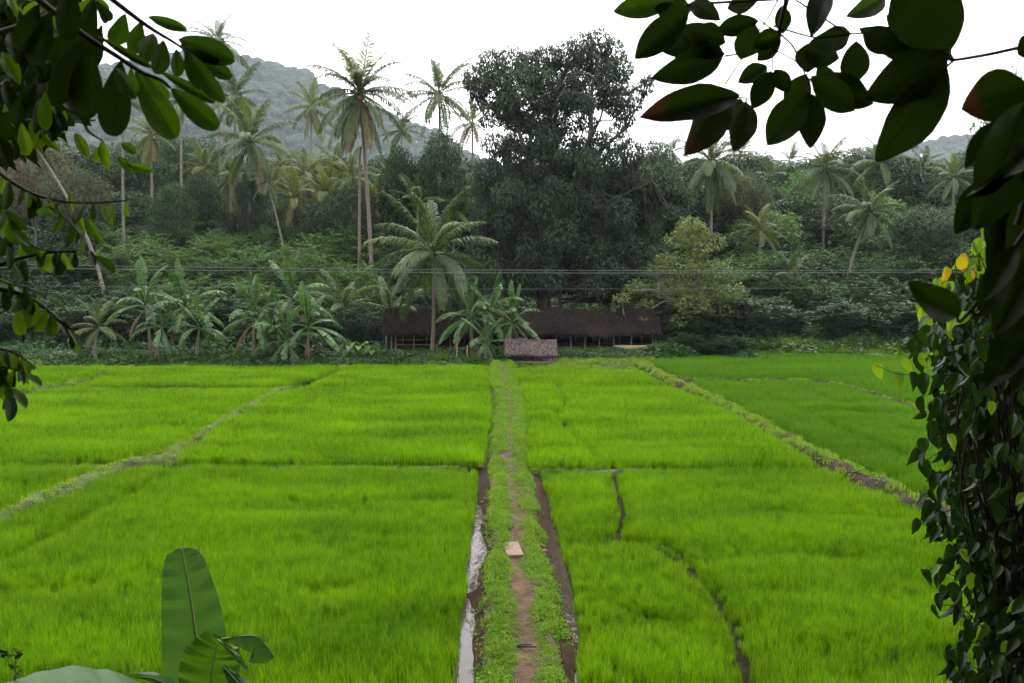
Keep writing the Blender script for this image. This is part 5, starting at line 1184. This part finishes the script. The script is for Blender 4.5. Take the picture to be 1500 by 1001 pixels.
# --- branch with long hanging leaves over the other corner
z1 = lambda a, b: (a / 3.3375, b / 3.3375)
Yl = 1.7
bl = thing('overhanging_branch', 'drooping branch of long dark paddle leaves over the hazy hill', 'branch', at_y(-40, -40, Yl))
LLS = [((405,190),(275,505),150),((435,230),(420,572),165),((592,298),(545,668),158),((662,350),(855,676),150),((780,350),(1052,500),62),((835,432),(1062,628),120),((482,178),(730,325),46),((695,350),(822,496),80),((612,65),(560,225),105),((690,108),(648,262),88),((752,165),(706,292),94),((800,195),(772,360),96),((862,238),(872,372),70),((905,250),(985,432),86),((920,252),(1085,498),92),((882,215),(1132,384),88),((872,190),(1126,288),128),((722,82),(900,142),62),((462,-10),(355,400),140),((468,6),(545,118),70),((560,330),(650,470),80),((640,330),(660,480),64),((345,-60),(330,190),120),((250,50),(160,330),120),((190,20),(90,250),110),((330,140),(270,330),90)]
for i, (b, t, w) in enumerate(LLS):
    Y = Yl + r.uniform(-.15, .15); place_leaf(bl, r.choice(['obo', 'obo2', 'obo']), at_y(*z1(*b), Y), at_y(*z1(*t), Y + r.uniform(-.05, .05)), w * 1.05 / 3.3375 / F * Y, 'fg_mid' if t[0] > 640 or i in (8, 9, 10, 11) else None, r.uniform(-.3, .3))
stem(bl, [z1(*q) for q in [(120,-60),(190,0),(300,90),(440,195),(540,255),(640,320),(700,360),(790,390),(830,430)]], (Yl, Yl), .007, .003)
stem(bl, [z1(*q) for q in [(470,-60),(550,0),(680,100),(760,155),(830,195),(900,240),(920,290)]], (Yl, Yl), .006, .002)
stem(bl, [z1(*q) for q in [(-60,180),(80,135),(220,85),(360,10)]], (Yl + .1, Yl), .006, .004)
# --- tangle of smaller branches behind it
Ym = 2.7
bm_ = thing('leafy_branch', 'tangle of thin branches with small dark leaves at the picture corner', 'branch', at_y(-60, 100, Ym))
for i in range(285):
    a = r.uniform(-12, 104) * (1 if r.random() < .8 else 1.5); b = r.uniform(-10, 205) * (1 - .35 * max(0, a) / 150)
    if a > 95 and b > 160: continue
    Y = Ym + r.uniform(-.6, .9); an = r.uniform(-1.2, .9) - 1.57; L = r.uniform(26, 60)
    B = at_y(a, b, Y); T = at_y(a + L * math.cos(an) * .8, b - L * math.sin(an), Y + r.uniform(-.05, .05))
    place_leaf(bm_, r.choice(['ell', 'obo', 'ell2']), B, T, L * r.uniform(.36, .5) / F * Y, 'fg_lit' if r.random() < .22 else None, r.uniform(-.7, .7))
for pl in ([(-20,60),(30,50),(80,20),(120,-10)], [(-20,130),(40,95),(100,60)], [(-20,160),(30,175),(90,182),(140,176)], [(110,120),(125,190),(148,205)], [(-15,0),(20,60),(28,130),(45,190)]):
    stem(bm_, pl, (Ym, Ym + .3), .006, .003)
LIT = [((150,205),(158,250),16),((178,210),(200,225),14),((170,230),(197,255),14),((146,215),(140,240),13),((60,190),(85,222),14),((110,195),(130,232),16),((186,240),(226,252),14),((150,300),(165,330),14),((128,320),(150,358),14),((100,285),(125,345),14)]
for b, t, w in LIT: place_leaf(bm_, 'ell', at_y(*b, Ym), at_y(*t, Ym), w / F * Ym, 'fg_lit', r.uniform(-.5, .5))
g = Geo(); rn = np.random.RandomState(16); n = 620; a = rn.uniform(-30, 112, n); b = rn.uniform(-30, 225, n) * (1 - .3 * np.clip(a, 0, 200) / 112)
P = np.array([at_y(q, w, c) for q, w, c in zip(a, b, rn.uniform(3.4, 5.2, n))]) - np.array(bm_.location)
cards(g, P, np.column_stack([rn.normal(0, .6, n), rn.normal(0, .5, n), rn.normal(-.8, .5, n)]), np.column_stack([rn.normal(0, .6, n), np.full(n, -1.0), rn.normal(.3, .6, n)]), rn.uniform(.07, .14, n), rn.uniform(.035, .065, n), rn.uniform(0, 1, n), mid=.5)
obj('inner_foliage', g.mesh('inner_foliage', M['fg']), bm_, kind='stuff')
# --- lower branches reaching in over the fields
Yb = 2.3
lb = thing('hanging_branch', 'thin arching twigs with hanging green leaves in front of the leaning palm trunk', 'branch', at_y(-60, 350, Yb))
TW = [([(-20,238),(9,262),(39,280),(60,289),(99,297),(140,298),(186,294)], .005), ([(-20,395),(30,378),(75,370),(112,368)], .005), ([(-20,420),(30,430),(60,446),(90,472),(113,497)], .007), ([(-20,330),(22,370),(12,300),(-10,270)], .004), ([(-10,290),(12,310),(22,345),(60,368),(110,370)], .004), ([(75,290),(90,315),(120,345),(138,380)], .002), ([(-20,400),(8,415),(40,422),(70,435)], .003), ([(-20,508),(20,515),(42,530)], .004), ([(0,545),(10,560),(18,580)], .003), ([(-20,535),(20,540),(38,548)], .003)]
for pl, w in TW: stem(lb, pl, (Yb, Yb), w, w * .4)
for pl, w in TW:
    n = 14 if len(pl) > 4 else 8
    for k in range(n):
        f = (k + r.random() * .6 + .5) / n * (len(pl) - 1); i = min(int(f), len(pl) - 2); q = f - i
        a = pl[i][0] + (pl[i + 1][0] - pl[i][0]) * q; b = pl[i][1] + (pl[i + 1][1] - pl[i][1]) * q
        if a < -15: continue
        L = r.uniform(20, 42); an = r.uniform(-.9, .5) - 1.57 + (.5 if k % 2 else 0); Y = Yb + r.uniform(-.06, .06)
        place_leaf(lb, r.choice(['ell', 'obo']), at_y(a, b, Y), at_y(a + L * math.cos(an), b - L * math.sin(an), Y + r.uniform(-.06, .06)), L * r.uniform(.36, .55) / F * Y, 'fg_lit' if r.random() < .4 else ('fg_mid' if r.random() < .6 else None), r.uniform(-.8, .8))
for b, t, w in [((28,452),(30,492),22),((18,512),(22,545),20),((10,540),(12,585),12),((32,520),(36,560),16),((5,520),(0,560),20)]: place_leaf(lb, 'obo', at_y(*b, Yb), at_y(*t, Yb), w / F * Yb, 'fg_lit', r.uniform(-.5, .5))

# --- climber curtain down the far edge
EDGE = [(330, 1452), (400, 1408), (440, 1400), (480, 1372), (520, 1362), (560, 1372), (600, 1382), (640, 1374), (680, 1380), (720, 1396), (770, 1398), (800, 1404), (840, 1410), (880, 1424), (920, 1440), (960, 1430), (1010, 1424), (1060, 1430)]
edge = lambda y: np.interp(y, [e[0] for e in EDGE], [e[1] - 20 for e in EDGE])
Yv = 4.3
cv = thing('leafy_climber', 'dense dark curtain of drooping heart-shaped climber leaves at the field side', 'climber', at_y(1500, 1040, Yv))
def climber_leaf(parent, px, py, Y, L, mat=None, out=0.0):
    B = at_y(px, py, Y); an = -1.57 + r.gauss(-.2 * out, .42); d = np.array([math.cos(an), r.uniform(-.4, .2), math.sin(an) ]); d /= np.linalg.norm(d)
    T = B + d * L / F * Y
    f = np.array([r.gauss(-.4, .9), -1.0, r.uniform(-.5, 1.2)])
    return place_leaf(parent, r.choice(['heart', 'heart2']), B, T, L * r.uniform(.5, .74) / F * Y, mat, r.uniform(-.7, .7), f)
LEAFN = 0
for i in range(232):
    py = 470 + 590 * (i / 232.0) + r.uniform(-12, 12); e = edge(py) - 14 - 10 * math.sin(py * .06); px = e + (1535 - e) * r.random() ** 1.5; dpt = Yv + (px - e) * -.003 + r.uniform(-.25, .25)
    climber_leaf(cv, px, py - 12, dpt, r.uniform(18, 30), 'vine_lime' if (r.random() < .05 or (py < 560 and r.random() < .2)) else None, 1)
for pl in [[(1400,546),(1372,552),(1345,550),(1312,548),(1282,535)], [(1415,792),(1385,778),(1362,772),(1342,762)], [(1440,920),(1412,892),(1392,886),(1368,888)], [(1410,640),(1385,640),(1362,632)], [(1400,845),(1370,832),(1350,838)], [(1395,720),(1372,735)], [(1400,600),(1376,610),(1366,618)], [(1450,985),(1418,975),(1404,985)], [(1395,500),(1362,492),(1338,500)], [(1400,575),(1368,572),(1350,584)], [(1398,668),(1372,664),(1354,676)], [(1402,745),(1376,752),(1360,765)], [(1420,868),(1392,862),(1376,872)], [(1440,945),(1412,938),(1394,948)]]:
    stem(cv, pl, (Yv, Yv - .1), .003, .0015)
    for k, (a, b) in enumerate(pl[1:]): climber_leaf(cv, a + r.uniform(-2, 4), b, Yv - .05, r.uniform(20, 32), 'vine_lime' if b < 560 and k > 1 else None, .3)
for k in range(14):
    y0 = 1060 - r.uniform(0, 120); x0 = r.uniform(1450, 1540); stem(cv, [(x0, y0), (x0 - r.uniform(0, 40), y0 - 150), (x0 - r.uniform(0, 70), y0 - 320), (x0 - r.uniform(10, 90), y0 - 470)], (Yv + .15, Yv), .008, .003, 'stem')
# depths of the curtain: the uncountable leaves behind, one part
g = Geo(); rn = np.random.RandomState(6); n = 9000
py = rn.uniform(400, 1080, n); e = edge(py) + 22 + 10 * np.sin(py * .06) + 7 * np.sin(py * .17); px = e + (1640 - e) * rn.uniform(0, 1, n) ** .9; Yd = Yv + rn.uniform(.05, 1.1, n)
P = np.array([at_y(a, b, c) for a, b, c in zip(px, py, Yd)]) - np.array(cv.location)
D = np.column_stack([rn.normal(-.2, .5, n), rn.normal(-.2, .4, n), np.full(n, -1.0)]); Nn = np.column_stack([rn.normal(-.3, .5, n), np.full(n, -1.0), rn.uniform(.1, 1.3, n)])
cards(g, P, D, Nn, rn.uniform(.05, .09, n), rn.uniform(.036, .065, n), rn.uniform(0, 1, n), mid=.35)
obj('inner_foliage', g.mesh('inner_foliage', M['vine']), cv, kind='stuff')
# yellowing climber above it
cy_ = thing('yellowing_climber', 'yellow-green climber with spotted yellow leaves above the dark curtain', 'climber', at_y(1480, 520, 4.9))
for i in range(268):
    py = r.uniform(325, 548); e = float(np.interp(py, [325, 380, 430, 480, 548], [1452, 1402, 1356, 1334, 1350])); px = e + (1525 - e) * r.random() ** .85; q = r.random()
    climber_leaf(cy_, px, py - 10, 4.8 + r.uniform(-.25, .35), r.uniform(14, 25), 'vine_yellow' if q < .16 and py > 360 else ('vine_lime' if q < .85 else None), .2)
for k in range(9):
    x0 = r.uniform(1420, 1500); stem(cy_, [(x0 + 30, 600), (x0 + 5, 520), (x0 - 20, 440), (x0 - r.uniform(20, 50), 370)], (4.9, 4.8), .005, .002, 'stem')

# --- banana plant close below the viewer
Yn = 7.6
def near_leaf(parent, mid, wl, wr, Y, mat='banana_near', ribw=.013, droop=.05, nseg=44, seed=0, fold=.1, torn=None):
    """blade along a midrib: mid = pixel points base->tip, wl / wr = half widths in pixels at those points"""
    r_ = np.random.RandomState(seed); Ys = np.broadcast_to(np.asarray(Y, float), (len(mid),)); P = np.array([at_y(a, b, y_) for (a, b), y_ in zip(mid, Ys)])
    k = np.linspace(0, len(P) - 1, nseg + 1); it = lambda A: np.interp(k, range(len(A)), A)
    C = np.column_stack([it(P[:, q]) for q in range(3)])
    for _ in range(3): C[1:-1] = (C[:-2] + 2 * C[1:-1] + C[2:]) / 4
    T = np.gradient(C, axis=0); T /= np.linalg.norm(T, axis=1)[:, None]; vw = CAMP - C; Sx = np.cross(T, vw); Sx /= np.linalg.norm(Sx, axis=1)[:, None]; Nn = np.cross(Sx, T)
    sc = it(Ys) / F; us = np.linspace(0, 1, 7); O = np.array(parent.location); g = Geo(); nn = nseg + 1
    for sg, w in ((-1, it(np.array(wl, float))), (1, it(np.array(wr, float)))):
        w = w * sc * (1 + r_.normal(0, .012, nn)); V = C[:, None] + Sx[:, None] * (sg * us[None, :, None] * w[:, None, None]) + Nn[:, None] * ((us * (1 - us) * fold * 2 - us ** 2 * droop * 2)[None, :, None] * w[:, None, None])
        V = V + Nn[:, None] * (.012 * np.sin(np.arange(nn) * 1.1 + seed)[:, None, None] * us[None, :, None] ** 2) + Nn[:, None] * (r_.normal(0, .010, nn)[:, None, None] * us[None, :, None]) + T[:, None] * (us[None, :, None] * .22 * w[:, None, None])
        i = np.arange(nseg)[:, None] * 7; j = np.arange(6)[None]; Fq = np.stack([i + j, i + j + 1, i + j + 8, i + j + 7], -1).reshape(-1, 4)
        g.add(V.reshape(-1, 3) - O, Fq, np.clip(.5 + .25 * np.repeat(np.sin(np.arange(nn) * .9) * .3 + r_.normal(0, .35, nn), 7), 0, 1))
    lf = obj('leaf', g.mesh('leaf', M[mat], True), parent)
    g = Geo(); tube(g, C - O + Nn * .004, np.linspace(ribw, ribw * .25, nn), 6); obj('midrib', g.mesh('midrib', M['banana_rib'], True), lf)
    return lf
px0 = at_y(292, 1060, Yn)
nb = thing('banana_plant', 'near banana plant with one tall upright leaf standing over the paddies', 'banana plant', (px0[0], Yn, float(tz(px0[0], Yn))))
near_leaf(nb, [(300,1120),(296,1010),(288,935),(280,880),(273,838),(269,815),(267,803)], [44,54,49,41,33,25,5], [34,42,43,38,30,22,5], [Yn, Yn, Yn - .02, Yn - .05, Yn - .1, Yn - .1, Yn - .1], seed=1)
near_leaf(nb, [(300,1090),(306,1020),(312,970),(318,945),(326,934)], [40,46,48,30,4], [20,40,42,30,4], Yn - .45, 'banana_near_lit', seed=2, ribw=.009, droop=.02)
near_leaf(nb, [(326,936),(348,932),(374,930),(390,944),(402,962)], [1,2,2,2,1], [6,18,32,34,14], Yn - .5, seed=3, ribw=.003, droop=.12, fold=.05, nseg=18)
near_leaf(nb, [(318,936),(338,952),(352,966),(362,980)], [1,3,4,2], [1,4,6,2], Yn - .52, seed=4, ribw=.003, droop=.2, fold=.1, nseg=14)
near_leaf(nb, [(326,975),(340,990),(352,1004),(360,1020)], [2,8,12,10], [2,10,24,20], Yn - .5, seed=8, ribw=.004, droop=.2, fold=.1, nseg=14)
near_leaf(nb, [(290,1110),(240,1062),(180,1040),(120,1031),(60,1034),(0,1046),(-60,1066)], [6,10,8,6,5,5,3], [8,40,52,55,50,44,8], [Yn, Yn - .2, Yn - .4, Yn - .55, Yn - .7, Yn - .8, Yn - .9], seed=5, droop=.8, fold=.1, ribw=.012)
near_leaf(nb, [(300,1050),(260,1010),(225,992),(190,990)], [4,7,6,2], [4,8,9,3], Yn - .2, seed=6, ribw=.004, droop=.5, nseg=14)
g = Geo(); zz = float(at_y(300, 1120, Yn)[2] - nb.location[2]); tube(g, [(0, .05, -.3), (0, .03, zz * .5), (.02, 0, zz)], [.13, .11, .05], 10); obj('pseudostem', g.mesh('pseudostem', M['pseudostem'], True), nb)
hb = thing('weed_plant', 'small grey-leaved weed top poking up beside the arched banana leaf', 'plant', at_y(20, 1010, 7.2))
for k in range(12):
    a = 18 + r.uniform(-22, 22); b = 975 + r.uniform(-18, 18); place_leaf(hb, 'ell', at_y(a, b, 7.2), at_y(a + r.uniform(-16, 16), b - r.uniform(-4, 14), 7.15), 7 / F * 7.2, 'fg_lit' if k % 2 else 'vine', r.uniform(-.6, .6))
stem(hb, [(20, 1020), (22, 990), (24, 962)], (7.2, 7.2), .008, .003, 'stem')

# --- unseen trees added over and behind the viewer to shade near leaves and field
def unseen_shade_tree(label, x, y, h, cw, seed, n):
    z = float(tz(x, y)); t = thing('unseen_shade_tree', label, 'tree', (x, y, z), 'unseen trees added for shade behind the viewpoint')
    tm, cm = gen_tree(seed, h, cw, M['mango'], M['bark_dark'], n, .22, L=.42, w=.5, dens=12, cl=1.15); obj('trunk', tm, t); obj('crown', cm, t)
unseen_shade_tree('middle unseen tree added for shade on the slope behind the viewpoint', -1.0, -6.0, 17, 8.5, 51, 44)
unseen_shade_tree('far-side unseen tree added for shade on the slope behind the viewpoint', 10.5, -3.0, 15, 7.0, 52, 40)
unseen_shade_tree('near-side unseen tree added for shade on the slope behind the viewpoint', -10.5, -3.0, 15, 7.0, 53, 40)

# ------------------------------------------------------------------ humid air
HZ = 0.000105
m, n_, l_ = _mat('humid_air'); n_.remove(n_['Principled BSDF'])
pv = n_.new('ShaderNodeVolumePrincipled'); pv.inputs['Color'].default_value = (.82, .91, 1.0, 1); pv.inputs['Density'].default_value = HZ; pv.inputs['Anisotropy'].default_value = 0.0
l_.new(pv.outputs[0], n_['Material Output'].inputs['Volume'])
g = Geo(); box(g, (0, 1150, 200.9), (3560, 2420, 404.2))
hz = obj('haze', g.mesh('haze', m), kind='stuff')

# ------------------------------------------------------------------ labels that still coincide get their place in their own short row
from collections import defaultdict
same = defaultdict(list)
for o in S.objects:
    if o.parent is None and o.get('label'): same[o['label']].append(o)
NUM = {2: 'two', 3: 'three', 4: 'four', 5: 'five', 6: 'six', 7: 'seven', 8: 'eight'}; ORD = ['', 'second', 'third', 'fourth', 'fifth', 'sixth', 'seventh']
for lab, os_ in same.items():
    if len(os_) < 2 or len(os_) > 8 or 'viewpoint' in lab: continue
    os_.sort(key=lambda o: o.location.x / o.location.y); n = len(os_)
    for i, o in enumerate(os_):
        w = 'leftmost' if i == 0 else 'rightmost' if i == n - 1 else ('middle one' if n == 3 else ORD[i] + ' from left')
        o['label'] = f'{lab}, {w}'
